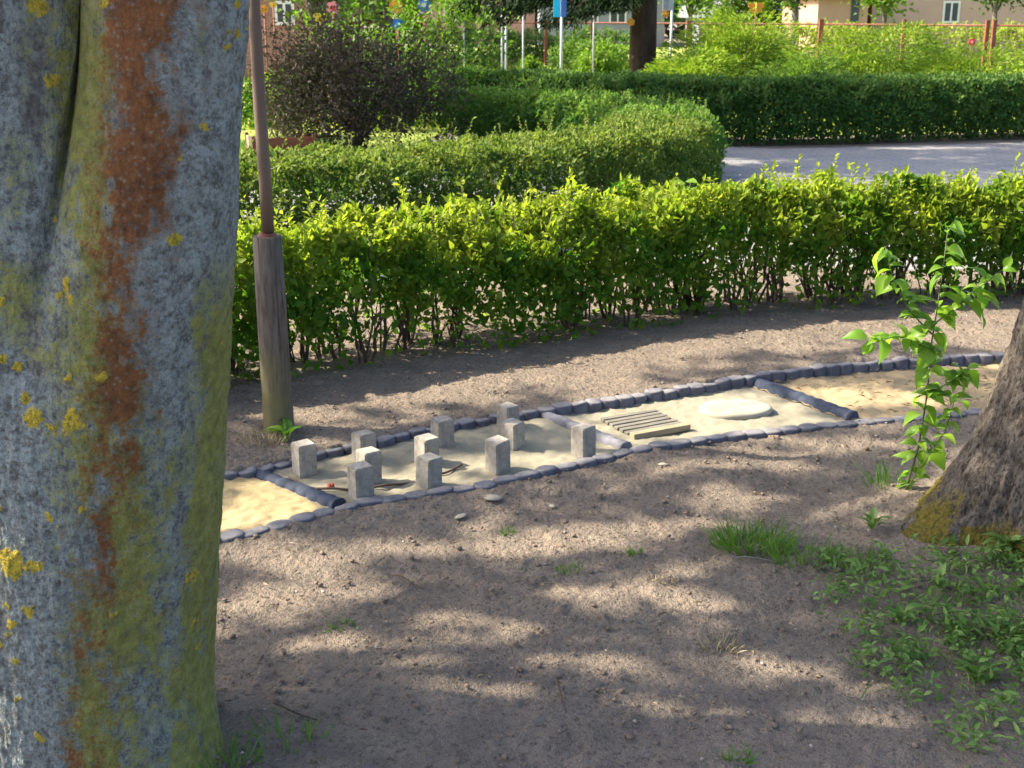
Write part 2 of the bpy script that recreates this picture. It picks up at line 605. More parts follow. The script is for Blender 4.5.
def strip_sheet(name, mat, xa0, xb0, xa1, xb1, z0, amp, label, inset=.03):
    """sand between front and back rows; xa = x along front row, xb = x along back row"""
    nS = int(max(xb1 - xa0, xa1 - xa0) / .011); nT = 70
    s = np.linspace(0, 1, nS); t = np.linspace(0, 1, nT)
    S, T = np.meshgrid(s, t)
    fx = xa0 + (xa1 - xa0) * S; bx = xb0 + (xb1 - xb0) * S
    fy = yfront(fx); by = yback(bx)
    X = fx + (bx - fx) * T; Y = fy + (by - fy) * T
    Z = z0 + amp * fbm(X * 5, Y * 5, X * 0 + 8.1, 3) + .35 * amp * fbm(X * 30, Y * 30, X * 0 + 1.1, 2) + amp * .5 * np.abs(perlin(X * 14, Y * 14, X * 0))
    for q in BLOCK_FEET:                       # sand scuffed up round each block
        bx_, by_ = P(*q)
        dd_ = np.hypot(X - bx_, Y - by_ - .042)
        Z = Z + .014 * np.exp(-(dd_ / .062) ** 2) * (.7 + .8 * perlin(X * 22, Y * 22, X * 0 + 3.0))
    i = np.arange(nS - 1)[None, :] + np.arange(nT - 1)[:, None] * nS
    f = np.stack([i, i + 1, i + 1 + nS, i + nS], -1).reshape(-1, 4)
    o = link(name, mk_mesh(name, np.stack([X, Y, Z], -1).reshape(-1, 3), f, mat, smooth=True))
    return tag(o, label, None, kind='structure')


D1 = (P(345, 507), P(250, 472)); D2 = (P(632, 451), P(541, 415)); D3 = (P(858, 421), P(742, 380))
strip_sheet('sand_bed', M['sand_yellow'], -1.9, -2.0, D1[0][0], D1[1][0], .004, .022, 'yellow sand bed left of the first blue divider')
strip_sheet('sand_bed', M['sand_pale'], D1[0][0], D1[1][0], D2[0][0], D2[1][0], .0, .016, 'pale sand bed holding the upright concrete blocks')
strip_sheet('sand_bed', M['sand_pale'], D2[0][0], D2[1][0], D3[0][0], D3[1][0], .0, .014, 'pale sand bed around the slatted mat and flat stone')
strip_sheet('sand_bed', M['sand_chip'], D3[0][0], D3[1][0], 2.45, 2.55, .002, .024, 'tan straw strewn sand bed beyond the second blue divider')

# ------------------------------------------------------------------ edging stones
def edging_mesh(seed, w, d, h):
    """rounded palisade block: half-round front, chamfered top"""
    r = random.Random(seed)
    n = 14
    ring = []
    for k in range(n):
        a = 2 * PI * k / n
        x = math.copysign(abs(math.cos(a)) ** .75, math.cos(a)) * w / 2
        y = math.copysign(abs(math.sin(a)) ** .8, math.sin(a)) * d / 2
        ring.append((x * (1 + r.uniform(-.03, .03)), y * (1 + r.uniform(-.04, .04))))
    levels = [(-.14, 1.0), (h - .009, 1.0), (h - .003, .965), (h, .90), (h + .001, .5)]
    v = []; f = []
    for z, sc in levels:
        for (x, y) in ring:
            v.append((x * sc, y * sc, z + r.uniform(-.0015, .0015)))
    for i in range(len(levels) - 1):
        for k in range(n):
            f.append([i * n + k, i * n + (k + 1) % n, (i + 1) * n + (k + 1) % n, (i + 1) * n + k])
    f.append([(len(levels) - 1) * n + k for k in range(n)])
    me = bpy.data.meshes.new('edging_stone')
    me.from_pydata(v, [], f); me.update()
    me.polygons.foreach_set('use_smooth', np.ones(len(me.polygons), dtype=bool))
    me.materials.append(M['stone_grey'])
    return me


front_meshes = [edging_mesh(i, .096, .060, 0.0) for i in range(6)]
back_meshes = [edging_mesh(20 + i, .080, .062, 0.0) for i in range(6)]


def edging_row(pts, step, meshes, ztop, label, group, zj):
    q = resample(pts, step)
    for i in range(len(q)):
        a = q[max(i - 1, 0)]; b = q[min(i + 1, len(q) - 1)]
        ang = math.atan2(b[1] - a[1], b[0] - a[0]) + random.gauss(0, .07)
        z = ztop(q[i][0], i) + random.gauss(0, zj) + float(undul(np.array([q[i][0]]), np.array([q[i][1] - .1]))[0]) * .6
        o = link('edging_stone', meshes[i % len(meshes)], None, (q[i][0], q[i][1] + random.gauss(0, .004), z), (random.gauss(0, .045), random.gauss(0, .045), ang))
        o.scale = (random.uniform(.88, 1.10), random.uniform(.9, 1.12), 1)
        tag(o, label, 'edging stone', group)


edging_row([(-1.7, 3.2)] + FRONT[2:], .083, front_meshes, lambda x, i: .022 + .004 * math.sin(x * 3),
           'grey rounded edging stone sunk in the near row of the sand path', 'edging stones in the near row', .0025)
edging_row([(-1.7, 3.92)] + BACK[2:], .073, back_meshes, lambda x, i: .026 + .020 * max(0, min(1, (x + .2) / 1.4)) + .003 * math.sin(x * 2 + 1),
           'dark upright edging stone in the far row of the sand path', 'edging stones in the far row', .003)


def divider(p0, p1, w, z, mat, label, lumps):
    (x0, y0), (x1, y1) = p0, p1
    L = math.hypot(x1 - x0, y1 - y0)
    ang = math.atan2(y1 - y0, x1 - x0)
    t = np.linspace(0.03, L - .03, lumps * 8); a = np.linspace(0, PI, 9)
    v = []
    for tt in t:
        ph = (tt / L * lumps) % 1.0
        sc = .72 + .28 * (math.sin(ph * PI) ** .5)
        n = .004 * float(perlin(np.array([tt * 30]), np.array([x0 * 9]), np.array([.3]))[0])
        for aa in a:
            v.append((tt, math.copysign(abs(math.cos(aa)) ** .7, math.cos(aa)) * w / 2 * sc, -.05 + (math.sin(aa) ** .55) * (z + .05) * (.94 + .06 * sc) + n))
    f = []
    for i in range(len(t) - 1):
        for k in range(8):
            f.append([i * 9 + k, (i + 1) * 9 + k, (i + 1) * 9 + k + 1, i * 9 + k + 1])
    f.append(list(range(9))); f.append([(len(t) - 1) * 9 + k for k in range(9)][::-1])
    me = mk_mesh('divider_edging', v, f, mat, smooth=True)
    o = link('divider_edging', me, None, (x0, y0, 0), (0, 0, ang))
    return tag(o, label, 'divider')


divider(D1[0], D1[1], .075, .022, M['blue_edge'], 'dark blue scalloped divider between yellow sand and the concrete blocks', 9)
divider(D2[0], D2[1], .065, .026, M['grey_edge'], 'grey scalloped divider between concrete blocks and the slatted mat', 6)
divider(D3[0], D3[1], .080, .034, M['blue_edge'], 'dark blue scalloped divider beside the flat pale stone', 11)

# ------------------------------------------------------------------ concrete blocks
def block_mesh(seed, s, h):
    r = random.Random(seed)
    bm = bmesh.new()
    bmesh.ops.create_cube(bm, size=1)
    for v in bm.verts:
        v.co = Vector((v.co.x * s * (1 + r.uniform(-.03, .03)), v.co.y * s * (1 + r.uniform(-.03, .03)), -.06 if v.co.z < 0 else h + r.uniform(-.003, .003)))
    bmesh.ops.bevel(bm, geom=list(bm.edges), offset=.0035, segments=2, affect='EDGES')
    me = bpy.data.meshes.new('concrete_block')
    bm.to_mesh(me); bm.free()
    me.materials.append(M['concrete'])
    return me


BLOCKS = [  # bottom front corner px, top front corner px v, rz, label
    (303, 478, 447, 36, 'grey concrete block standing alone nearest the thick wooden post'),
    (363, 463, 436, 40, 'sunlit topped concrete block at the back of the leftmost cluster of three'),
    (368, 487, 454, 38, 'middle block of the three clustered concrete blocks right of the lone block'),
    (360, 503, 469, 34, 'closest of the three clustered concrete blocks, right beside the near edging row'),
    (426, 468, 440, 41, 'short sunlit concrete block directly behind a taller grey twin'),
    (428, 491, 461, 47, 'shaded concrete block against the near edging, in front of a sunlit twin'),
    (442, 448, 422, 33, 'brownish concrete block standing by the far edging row before the sand bank'),
    (508, 430, 408, 45, 'farthest concrete block, set against the far edging row'),
    (513, 450, 425, 50, 'grey concrete block directly in front of the farthest block'),
    (498, 475, 443, 41, 'pale concrete block by the near edging, halfway between cluster and grey divider'),
    (584, 461, 430, 44, 'concrete block standing right beside the grey divider'),
]
for i, (u, vb, vt, rz, lab) in enumerate(BLOCKS):
    x, y = P(u, vb, 0.005)
    _, zt = PY(u, vt, y)
    s = .068
    cx, cy = x, y + s * .62
    o = link('concrete_block', block_mesh(i, s, max(.085, min(.13, zt))), None, (cx, cy, 0), (random.gauss(0, .02), random.gauss(0, .02), math.radians(rz)))
    tag(o, lab, 'concrete block', 'concrete blocks standing in the sand')

# ------------------------------------------------------------------ slatted mat, flat stone, twig
cx0, cy0 = P(633, 440); cx1, cy1 = P(687, 430)
ang = math.atan2(cy1 - cy0, cx1 - cx0)
mat_t = thing('slatted_mat', 'weathered wooden slat mat with one fresh pine edge board, lying on pale sand', 'slatted mat', (cx0, cy0, .004), None, ang)
Lm = math.hypot(cx1 - cx0, cy1 - cy0) + .012
for k in range(6):
    b = Geo(); b.box(0.0, Lm - .005, .036 + k * .037, .036 + k * .037 + .027, .002, .014 + .001 * (k % 2), .003)
    b.build('slat', M['wood_old'], mat_t, rot=(0, 0, random.gauss(0, .012)))
b = Geo(); b.box(0, Lm, -.008, .026, -.005, .020, .003); b.build('edge_board', M['wood_new'], mat_t)
for xx0 in (.02, Lm - .05):
    b = Geo(); b.box(xx0, xx0 + .03, .03, .25, -.012, .0015, .001); b.build('batten', M['wood_old'], mat_t)


def flat_stone(name, c, rx, ry, h, rz, mat, seed, lump=.12):
    n = 40
    v = []; f = []
    r = np.random.default_rng(seed)
    ph = r.uniform(0, 6.28, 4)
    lv = [(-.03, .92), (h * .45, 1.0), (h * .8, .97), (h * .97, .90), (h, .7), (h * 1.03, .35)]
    for z, sc in lv:
        for k in range(n):
            a = 2 * PI * k / n
            rr = 1 + lump * math.sin(2 * a + ph[0]) * .5 + lump * math.sin(3 * a + ph[1]) * .4 + lump * .25 * math.sin(7 * a + ph[2])
            v.append((rx * rr * sc * math.cos(a), ry * rr * sc * math.sin(a), z + .002 * math.sin(5 * a + ph[3])))
    for i in range(len(lv) - 1):
        for k in range(n):
            f.append([i * n + k, i * n + (k + 1) % n, (i + 1) * n + (k + 1) % n, (i + 1) * n + k])
    f.append([(len(lv) - 1) * n + k for k in range(n)])
    return link(name, mk_mesh(name, v, f, mat, smooth=True), None, c, (0, 0, rz))


sx, sy = P(735, 412)
tag(flat_stone('flat_stone', (sx, sy, .0), .155, .115, .026, .1, M['stone_pale'], 3, .05), 'pale oval flat stepping stone lying on sand beside the slatted mat', 'flat stone')

b = Geo()
tp = [P(*a, .012) for a in ((289, 478), (302, 485), (320, 489), (345, 490), (375, 488), (412, 482), (440, 474), (462, 466))]
tp = resample(tp, .03)
b.tube([(x, y, .014 + .004 * math.sin(i * 1.1)) for i, (x, y) in enumerate(tp)], [.0045] * len(tp), 6)
tag(b.build('curved_twig', M['twig'], smooth=True), 'thin dark curved twig lying on the sand among concrete blocks', 'twig')
rx, ry = P(331, 487, .01)
M['red_bit'] = plain('red_pebble', (.30, .07, .05), .7, .2, 40)
tag(flat_stone('red_pebble', (rx, ry, .004), .012, .010, .018, 0, M['red_bit'], 8), 'small reddish pebble beside the curved twig in the sand', 'pebble')


# ------------------------------------------------------------------ pebbles, clods and litter on the soil
def rock_mesh(name, seed, mat, sub=2):
    bm = bmesh.new()
    bmesh.ops.create_icosphere(bm, subdivisions=sub, radius=1)
    co = np.array([v.co[:] for v in bm.verts])
    n = fbm(co[:, 0] * 1.1 + seed * 3.1, co[:, 1] * 1.1, co[:, 2] * 1.1 + seed, 3)
    for v, k in zip(bm.verts, n):
        v.co *= 1 + .55 * k
        v.co.z *= .6
    me = bpy.data.meshes.new(name); bm.to_mesh(me); bm.free()
    me.polygons.foreach_set('use_smooth', np.ones(len(me.polygons), dtype=bool))
    me.materials.append(mat)
    return me


def scatter_rocks(name, n, mat, smin, smax, label):
    base = []
    for s in range(4):
        me = rock_mesh('tmp', s + 40, mat, 1)
        base.append((np.array([v.co[:] for v in me.vertices]), np.array([list(p.vertices) for p in me.polygons])))
        bpy.data.meshes.remove(me)
    V = []; Fc = []; off = 0
    k = 0
    while k < n:
        y = RNG.uniform(2.2, 6.6); x = RNG.uniform(-.42 * y - .1, .45 * y)
        if inside(np.array([x]), np.array([y]))[0] > .01:
            continue
        bv, bf = base[k % 4]
        s = smin * (smax / smin) ** (RNG.random() ** 2.6)
        a = RNG.uniform(0, 6.28); ca, sa = math.cos(a), math.sin(a)
        v = bv * s * RNG.uniform(.7, 1.2, 3)
        v = np.stack([v[:, 0] * ca - v[:, 1] * sa, v[:, 0] * sa + v[:, 1] * ca, v[:, 2]], 1) + [x, y, float(ground_z(x, y)) + .006 + s * .2]
        V.append(v); Fc.append(bf + off); off += len(bv); k += 1
    o = link(name, mk_mesh(name, np.concatenate(V), np.concatenate(Fc), mat, smooth=True))
    return tag(o, label, 'soil crumbs', kind='stuff')


M['clod'] = plain('soil_clod', (.165, .125, .095), .95, .35, 30, .5, 160, .1)
scatter_rocks('soil_crumbs', 3000, M['clod'], .003, .011, 'small soil clods and grit strewn over the bare ground')
M['pebble'] = plain('pebble_stone', (.30, .26, .22), .85, .25, 20, .3, 120, .2)
scatter_rocks('gravel', 420, M['pebble'], .002, .008, 'scattered pale gravel bits on the bare ground')
for i, (u, v, s, lab) in enumerate(((493, 503, .022, 'pale flat stone in the soil just below the near edging'), (461, 518, .016, 'small pale stone in the soil lower left of the larger flat one'),
                                    (552, 508, .010, 'tiny whitish stone in shaded soil below the grey divider'), (663, 470, .012, 'small greyish stone in soil below the slatted mat'))):
    x, y = P(u, v)
    o = link('field_stone', rock_mesh('field_stone', i + 3, M['stone_pale']), None, (x, y, float(ground_z(x, y)) + .008), (0, 0, i))
    o.scale = (s * 1.5, s, s * .6)
    tag(o, lab, 'stone', 'loose stones on the soil')

# dry bits: leaves, straw, twigs
n = 2300
y = RNG.uniform(2.2, 6.6, n); x = RNG.uniform(-.42, .45, n) * y
k = inside(x, y) < .02
x, y = x[k], y[k]
n = len(x)
d = RNG.normal(size=(n, 3)) * [1, 1, .12]
o = link('leaf_litter', leaf_mesh('leaf_litter', np.stack([x, y, ground_z(x, y) + .012], 1), d, np.tile([0, 0, 1.], (n, 1)) + RNG.normal(size=(n, 3)) * .35,
                                  RNG.uniform(.006, .026, n), RNG.uniform(.002, .008, n), RNG.random(n), M['litter']))
tag(o, 'dry leaf scraps and straw bits lying on the soil', 'leaf litter', kind='stuff')
n = 260
xs = RNG.uniform(1.15, 2.4, n); ys = yfront(xs) + .08 + RNG.random(n) * (yback(xs) - yfront(xs) - .12)
k = xs > 1.05 + (1 - (ys - 4.9) / .5) * .36
xs, ys = xs[k], ys[k]; n = len(xs)
o = link('straw', leaf_mesh('straw', np.stack([xs, ys, np.full(n, .022)], 1), RNG.normal(size=(n, 3)) * [1, 1, .15], np.tile([0, 0, 1.], (n, 1)) + RNG.normal(size=(n, 3)) * .4,
                            RNG.uniform(.015, .05, n), RNG.uniform(.001, .003, n), RNG.random(n), M['straw']))
tag(o, 'dry straw strewn over the tan sand bed', 'straw', kind='stuff')

for i, (a, b2, lab) in enumerate((((392, 577), (424, 590), 'thin grey stick on shaded soil left of centre'), ((735, 566), (790, 568), 'pale dry stick lying beside the bright grass tuft'),
                                  ((275, 712), (318, 728), 'thin reddish stick on soil near the lichen covered trunk'), ((556, 690), (566, 722), 'short dark stick on shaded soil at bottom centre'))):
    p0 = P(*a); p1 = P(*b2)
    b = Geo()
    pts = [(p0[0] + (p1[0] - p0[0]) * t, p0[1] + (p1[1] - p0[1]) * t + .006 * math.sin(t * 6 + i), float(ground_z(p0[0], p0[1])) + .018 + .004 * math.sin(5 * t)) for t in np.linspace(0, 1, 7)]
    b.tube(pts, [.0032 - .0015 * t for t in np.linspace(0, 1, 7)], 5)
    tag(b.build('dry_stick', M['twig'] if i != 1 else M['wood_old'], smooth=True), lab, 'stick', 'sticks on the soil')


# ------------------------------------------------------------------ hedges
def hedge(label, line, width, height, n_leaf, L, mat, low=.5, stems=40, shoots=60, seed=1, bump=.05, sunlit_newgrowth=.6, topflat=.8, Wr=.55, gaps=(), stem_mat='stem', group=None, up=.5, hole=.22):
    root = thing('hedge', label, 'hedge', (line[0][0], line[0][1], 0), group)
    ox, oy = line[0]
    q = resample(line, .05)
    seg = np.linalg.norm(np.diff(q, axis=0), axis=1); S = np.concatenate([[0], np.cumsum(seg)])
    tot = S[-1]

    def at(s, a):
        cx = np.interp(s, S, q[:, 0]); cy = np.interp(s, S, q[:, 1])
        e = .05
        tx = np.interp(s + e, S, q[:, 0]) - np.interp(s - e, S, q[:, 0]); ty = np.interp(s + e, S, q[:, 1]) - np.interp(s - e, S, q[:, 1])
        l = np.maximum(np.hypot(tx, ty), 1e-6)
        return cx - ty / l * a, cy + tx / l * a, -ty / l, tx / l

    n = n_leaf
    s = RNG.uniform(0, tot, n)
    kind = RNG.random(n)
    wtop = width / (width + 2 * height * .8)
    a = np.empty(n); h = np.empty(n)
    top = kind < wtop
    inner = RNG.random(n) < .22
    a[top] = RNG.uniform(-1, 1, top.sum()); h[top] = 1 - np.abs(RNG.normal(0, .07, top.sum()))
    sd = ~top
    a[sd] = np.where(RNG.random(sd.sum()) < .62, -1, 1) * (1 - np.abs(RNG.normal(0, .13, sd.sum())))
    h[sd] = RNG.uniform(0.04, 1, sd.sum())
    a[inner] = RNG.uniform(-.85, .85, inner.sum()); h[inner] = RNG.uniform(.15, .95, inner.sum())
    # profile
    prof = (1 - np.clip(h, 0, 1) ** 8 * .30) * (.80 + .20 * np.sin(np.clip(h, 0, 1) * PI * .8))
    side = np.sign(a)
    bn = fbm(s * 1.6 + seed * 11, h * 2.2, side * 3.0 + seed, 3)
    bn2 = fbm(s * 6 + seed * 5, h * 6, side * 2 + a, 2)
    aw = a * width / 2 * prof * (1 + .34 * bn + .22 * bn2)
    hn = fbm(s * 1.1 + seed * 7, a * .8, s * 0 + seed, 3)
    hn2 = fbm(s * 5 + seed, a * 2, s * 0 + seed * 2, 3) * 1.6
    z = h * height * (1 + bump * 1.6 * hn + bump * hn2 * sstep(.7, 1, h))
    # thinner near the ground, with gaps
    gapn = fbm(s * 2.4 + seed * 3, s * 0, s * 0 + 4.0, 2)
    keepp = low + (1 - low) * sstep(.10, .55 + .18 * gapn, h)
    keepp *= hole + (1 - hole) * sstep(-.22, .16, fbm(s * 5.5 + seed, h * 4.5, a * 2.5, 2))
    for (g0, gw, gs) in gaps:
        keepp *= 1 - gs * np.exp(-((s - g0) / gw) ** 2) * (1 - sstep(.35, .6, h))
    ends = sstep(0, .18, s) * sstep(0, .18, tot - s)
    keep = RNG.random(n) < keepp
    s, a, h, aw, z, side = s[keep], a[keep], h[keep], aw[keep], z[keep], side[keep]
    n = len(s)
    x, y, nx_, ny_ = at(s, aw)
    outn = np.stack([nx_ * a * 1.2, ny_ * a * 1.2, .35 + 1.3 * (h > .85)], 1)
    normal = unit(outn) + RNG.normal(size=(n, 3)) * .55
    direc = unit(outn) * .5 + RNG.normal(size=(n, 3)) * .9 + np.array([0, 0, up])
    clump = fbm(x * 5, y * 5, z * 5, 2)
    tint = np.clip(.14 + sunlit_newgrowth * sstep(.62, 1.02, h + .35 * clump) + .55 * clump + RNG.normal(0, .17, n), 0, 1)  # yellow young growth near the top, with strong sun brightness put into its colour
    Ls = L * RNG.uniform(.5, 1.4, n)
    pos = np.stack([x - ox, y - oy, z], 1)
    P_, D_, N_, LL, TT = [pos], [direc], [normal], [Ls], [tint]
    # young shoots standing above the top
    g = Geo()
    for i in range(shoots):
        ss = RNG.uniform(0, tot); aa = RNG.uniform(-.9, .9) * width / 2 * .8
        xx_, yy_, _, _ = at(np.array([ss]), np.array([aa]))
        hh = height * (.93 + .05 * RNG.random()); ln = RNG.uniform(.05, .15) * (1.7 if RNG.random() < .12 else 1)
        d = unit(np.array([[RNG.normal(0, .22), RNG.normal(0, .22), 1.0]]))[0]
        p0 = np.array([xx_[0] - ox, yy_[0] - oy, hh])
        p1 = p0 + d * ln
        g.tube([p0 - d * .08, p0, p1], [.0022, .0018, .001], 4)
        m = int(5 + ln * 55)
        t = np.linspace(.05, 1, m)
        P_.append(p0 + d * ln * t[:, None])
        D_.append(d * .7 + RNG.normal(size=(m, 3)) * [.8, .8, .3]); N_.append(RNG.normal(size=(m, 3)) * .6 + [0, 0, .8])
        LL.append(L * .8 * RNG.uniform(.6, 1.1, m)); TT.append(np.clip(sunlit_newgrowth * 1.3 + RNG.normal(0, .12, m) + .15 * t, 0, 1))
    pos = np.concatenate(P_); LL = np.concatenate(LL)
    link('foliage', leaf_mesh('foliage', pos, np.concatenate(D_), np.concatenate(N_), LL, LL * Wr, np.concatenate(TT), mat), root)
    # stems
    for i in range(stems):
        ss = RNG.uniform(.02, .98) * tot; aa = RNG.normal(0, .12) * width
        xx_, yy_, _, _ = at(np.array([ss]), np.array([aa]))
        p0 = np.array([xx_[0] - ox, yy_[0] - oy, -.03])
        for k in range(RNG.integers(2, 5)):
            d = np.array([RNG.normal(0, .15), RNG.normal(0, .15), 1.0])
            hh = height * RNG.uniform(.6, .88)
            pts = [p0 + np.array([RNG.normal(0, .01), RNG.normal(0, .01), 0])]
            for t in (.25, .5, .75, 1.0):
                pts.append(p0 + d * hh * t + RNG.normal(0, .016, 3))
            r0 = RNG.uniform(.005, .012) * (height / .68)
            g.tube(pts, [r0, r0 * .85, r0 * .7, r0 * .5, r0 * .25], 5, False)
            for b_ in range(3):
                j = RNG.integers(1, 4)
                q0 = pts[j]; dd = np.array([RNG.normal(0, .4), RNG.normal(0, .4), .8]) * RNG.uniform(.06, .16)
                g.tube([q0, q0 + dd * .5 + RNG.normal(0, .01, 3), q0 + dd], [r0 * .45, r0 * .35, r0 * .15], 4, False)
    bw = g.build('branchwork', M[stem_mat], root, smooth=True)
    bw['kind'] = 'stuff'
    return root


hedge('long front hedge with sunlit yellow-green top and bare stems, just behind the sand path',
      [(-2.5, 4.62), (-1.36, 5.36), (-.92, 5.64), (-.18, 6.08), (.88, 6.57), (1.78, 6.88), (2.7, 7.02), (4.4, 7.2)],
      .56, .615, 104000, .048, M['hedge'], low=.20, stems=120, shoots=620, seed=1, sunlit_newgrowth=.62, bump=.19,
      gaps=((2.2, .35, .75), (3.6, .25, .6), (4.45, .3, .8), (5.2, .3, .7), (6.0, .25, .6)))
hedge('dense dull green hedge of middle height curving behind the sunlit front hedge',
      [(-3.4, 7.3), (-1.5, 8.25), (0, 9.3), (1.0, 10.4), (1.32, 11.4)],
      1.15, .66, 105000, .040, M['hedge_mid'], hole=.4, low=.6, stems=40, shoots=260, seed=2, sunlit_newgrowth=.55, bump=.09)
hedge('low rounded green hedge between the paved yard and the dark far hedge',
      [(-.75, 15.0), (.3, 14.8), (1.1, 13.9), (1.45, 12.6), (1.35, 11.6)],
      1.15, .66, 62000, .045, M['lowbush'], hole=.4, low=.7, stems=25, shoots=140, seed=3, sunlit_newgrowth=.55, bump=.12)
hedge('long dark green clipped hedge along the far side of the paved yard',
      [(-3.2, 19.2), (-.6, 18.2), (1.6, 16.4), (3.0, 15.9), (6.4, 16.7), (10.5, 17.8)],
      .95, .77, 150000, .055, M['hedge_far'], hole=.75, low=1.0, stems=90, shoots=140, seed=4, sunlit_newgrowth=.35, bump=.06)


hedge('loose pale green overgrown hedge behind the rusty fence, below the pink house', [(4.6, 31.5), (8, 30.5), (12, 29), (17, 27.5)], 1.0, 1.15, 26000, .10, M['meadow'], low=.9, stems=20, shoots=120, seed=6, sunlit_newgrowth=.3, bump=.2)
hedge('loose green hedge behind the left stretch of the fence beyond the walkway', [(-5.5, 33.5), (-1, 33), (3.4, 32.2)], 1.0, 1.0, 18000, .10, M['lowbush'], low=.9, stems=16, shoots=60, seed=8, sunlit_newgrowth=.4, bump=.25)

# ------------------------------------------------------------------ shrubs
def shrub(name, label, cat, c, rx, ry, h, n_leaf, L, mat, Wr=.5, stems=8, seed=1, spray=0.0, zlo=.05, lobes=9, group=None, tbase=.3, stem_mat='twig', open_top=0.0):
    root = thing(name, label, cat, (c[0], c[1], 0), group)
    r = np.random.default_rng(seed)
    lc = []; lr = []
    for i in range(lobes):
        a = r.uniform(0, 2 * PI); q = math.sqrt(r.random()) * .72
        zc = r.uniform(.30, .80) * (1 - .45 * q)
        lc.append((math.cos(a) * q * rx, math.sin(a) * q * ry, zc * h)); lr.append(r.uniform(.34, .55))
    lc = np.array(lc); lr = np.array(lr)
    idx = r.integers(0, lobes, n_leaf)
    d = unit(r.normal(size=(n_leaf, 3)))
    rad = lr[idx] * (1 - np.abs(r.normal(0, .20, n_leaf)))
    p = lc[idx] + d * rad[:, None] * np.array([rx, ry, h * .62])
    wob = fbm(p[:, 0] * 2.2 / max(.3, rx), p[:, 1] * 2.2 / max(.3, rx), p[:, 2] * 3 + seed, 3)
    p += d * (wob * .16 * rx)[:, None]
    keep = (p[:, 2] > zlo * h) & (r.random(n_leaf) < .35 + .65 * sstep(-.3, .1, fbm(p[:, 0] * 6, p[:, 1] * 6, p[:, 2] * 6 + seed * 2, 2)))
    if open_top > 0:
        keep &= r.random(n_leaf) < 1 - open_top * sstep(.45, .8, p[:, 2] / h)
    p, d = p[keep], d[keep]; n = len(p)
    tint = np.clip(tbase + .5 * fbm(p[:, 0] * 4, p[:, 1] * 4, p[:, 2] * 4, 2) + .25 * (d[:, 2]) + r.normal(0, .14, n), 0, 1)
    direc = d * .7 + r.normal(size=(n, 3)) * .8 + np.array([0, 0, .25])
    if spray > 0:
        out = p * [1, 1, 0]
        direc = unit(out + 1e-3) * spray + d * .4 + r.normal(size=(n, 3)) * .35 + np.array([0, 0, .15])
    Ls = L * r.uniform(.6, 1.3, n)
    link('foliage', leaf_mesh('foliage', p, direc, d * .6 + r.normal(size=(n, 3)) * .6 + [0, 0, .5], Ls, Ls * Wr, tint, mat), root)
    g = Geo()
    for i in range(stems):
        e = lc[i % lobes] * [.9, .9, 1] + r.normal(0, .05, 3)
        e[2] = min(h * .95, e[2] * r.uniform(1.0, 1.5))
        m = e * .5 + r.normal(0, .04, 3)
        m[0] *= .7; m[1] *= .7
        r0 = .012 * max(.6, h / 1.4)
        g.tube([(r.normal(0, .05), r.normal(0, .05), -.03), m * [.5, .5, .6], m, e], [r0, r0 * .8, r0 * .6, r0 * .25], 5, False)
    g.build('branchwork', M[stem_mat], root, smooth=True)
    return root


dx, dz = PY(352, 20, 14.3)
shrub('shrub', 'tall dark purple-brown shrub beyond the middle hedge, behind the wooden post', 'shrub', (dx, 14.4), 1.10, .95, 2.05, 26000, .050, M['purple'], stems=26, seed=5, lobes=16, open_top=.72, zlo=.0, tbase=.3)
shrub('shrub', 'thin yellow-green bush glimpsed behind the top of the dark purple shrub', 'shrub', (dx + .15, 17.6), 1.5, .6, 2.3, 5000, .07, M['bright'], stems=14, seed=6, lobes=10, tbase=.45)
shrub('shrub', 'small bright green bush just right of the brown pole top', 'shrub', (PY(272, 90, 16.5)[0], 16.5), .8, .6, 1.1, 7500, .06, M['bright'], stems=6, seed=7, tbase=.2)
for i, (u, yv, rx_, hh, lab) in enumerate(((748, 21.5, 1.65, 1.95, 'tall yellow-green juniper mound with a dark cleft, right of the spruce trunk'),
                                           (690, 20.5, 1.0, 1.05, 'low yellow-green juniper hugging the right side of the spruce trunk'),
                                           (815, 20.0, .9, .95, 'deep green low juniper between the two larger juniper mounds'),
                                           (890, 20.8, 1.9, 1.45, 'broad yellow-green juniper mound in front of the fence on the right'),
                                           (985, 20.2, 1.2, 1.05, 'dull olive juniper beside the double fence post'))):
    shrub('juniper', lab, 'juniper', (PY(u, 60, yv)[0], yv), rx_, .9, hh, 15000, .085, M['juniper'] if i not in (2,) else M['lowbush'], Wr=.22, stems=5, seed=20 + i, spray=.7, zlo=.0, lobes=11, group='junipers in front of the fence', tbase=.45)
for i, (u, v, yv, rx_, hh, lab) in enumerate(((608, 60, 25.5, .85, 1.30, 'bright lime-green bush left of the spruce trunk'), (580, 50, 30.0, .9, 1.1, 'small brownish-green bush behind the lime-green bush'),
                                               (530, 60, 24.5, .35, .75, 'slim light green bush between thin white poles'), (455, 70, 24.5, .6, .8, 'pale green bush behind the left end of the far hedge'),
                                               (500, 40, 33.0, 1.6, 1.0, 'grey-green bush beyond the far walkway'))):
    shrub('bush', lab, 'bush', (PY(u, v, yv)[0], yv), rx_, rx_ * .8, hh, 5000, .085, M['bright'] if i in (0, 2, 3) else M['lowbush'], stems=6, seed=40 + i, group='bushes on the far lawn', tbase=.5)

# ------------------------------------------------------------------ far ground: paving, lawn, walkway, meadow grass
def poly_sheet(name, pts, z, mat, label):
    me = bpy.data.meshes.new(name)
    me.from_pydata([(x, y, z) for x, y in pts], [], [list(range(len(pts)))])
    me.update(); me.materials.append(mat)
    return tag(link(name, me), label, None, kind='structure')


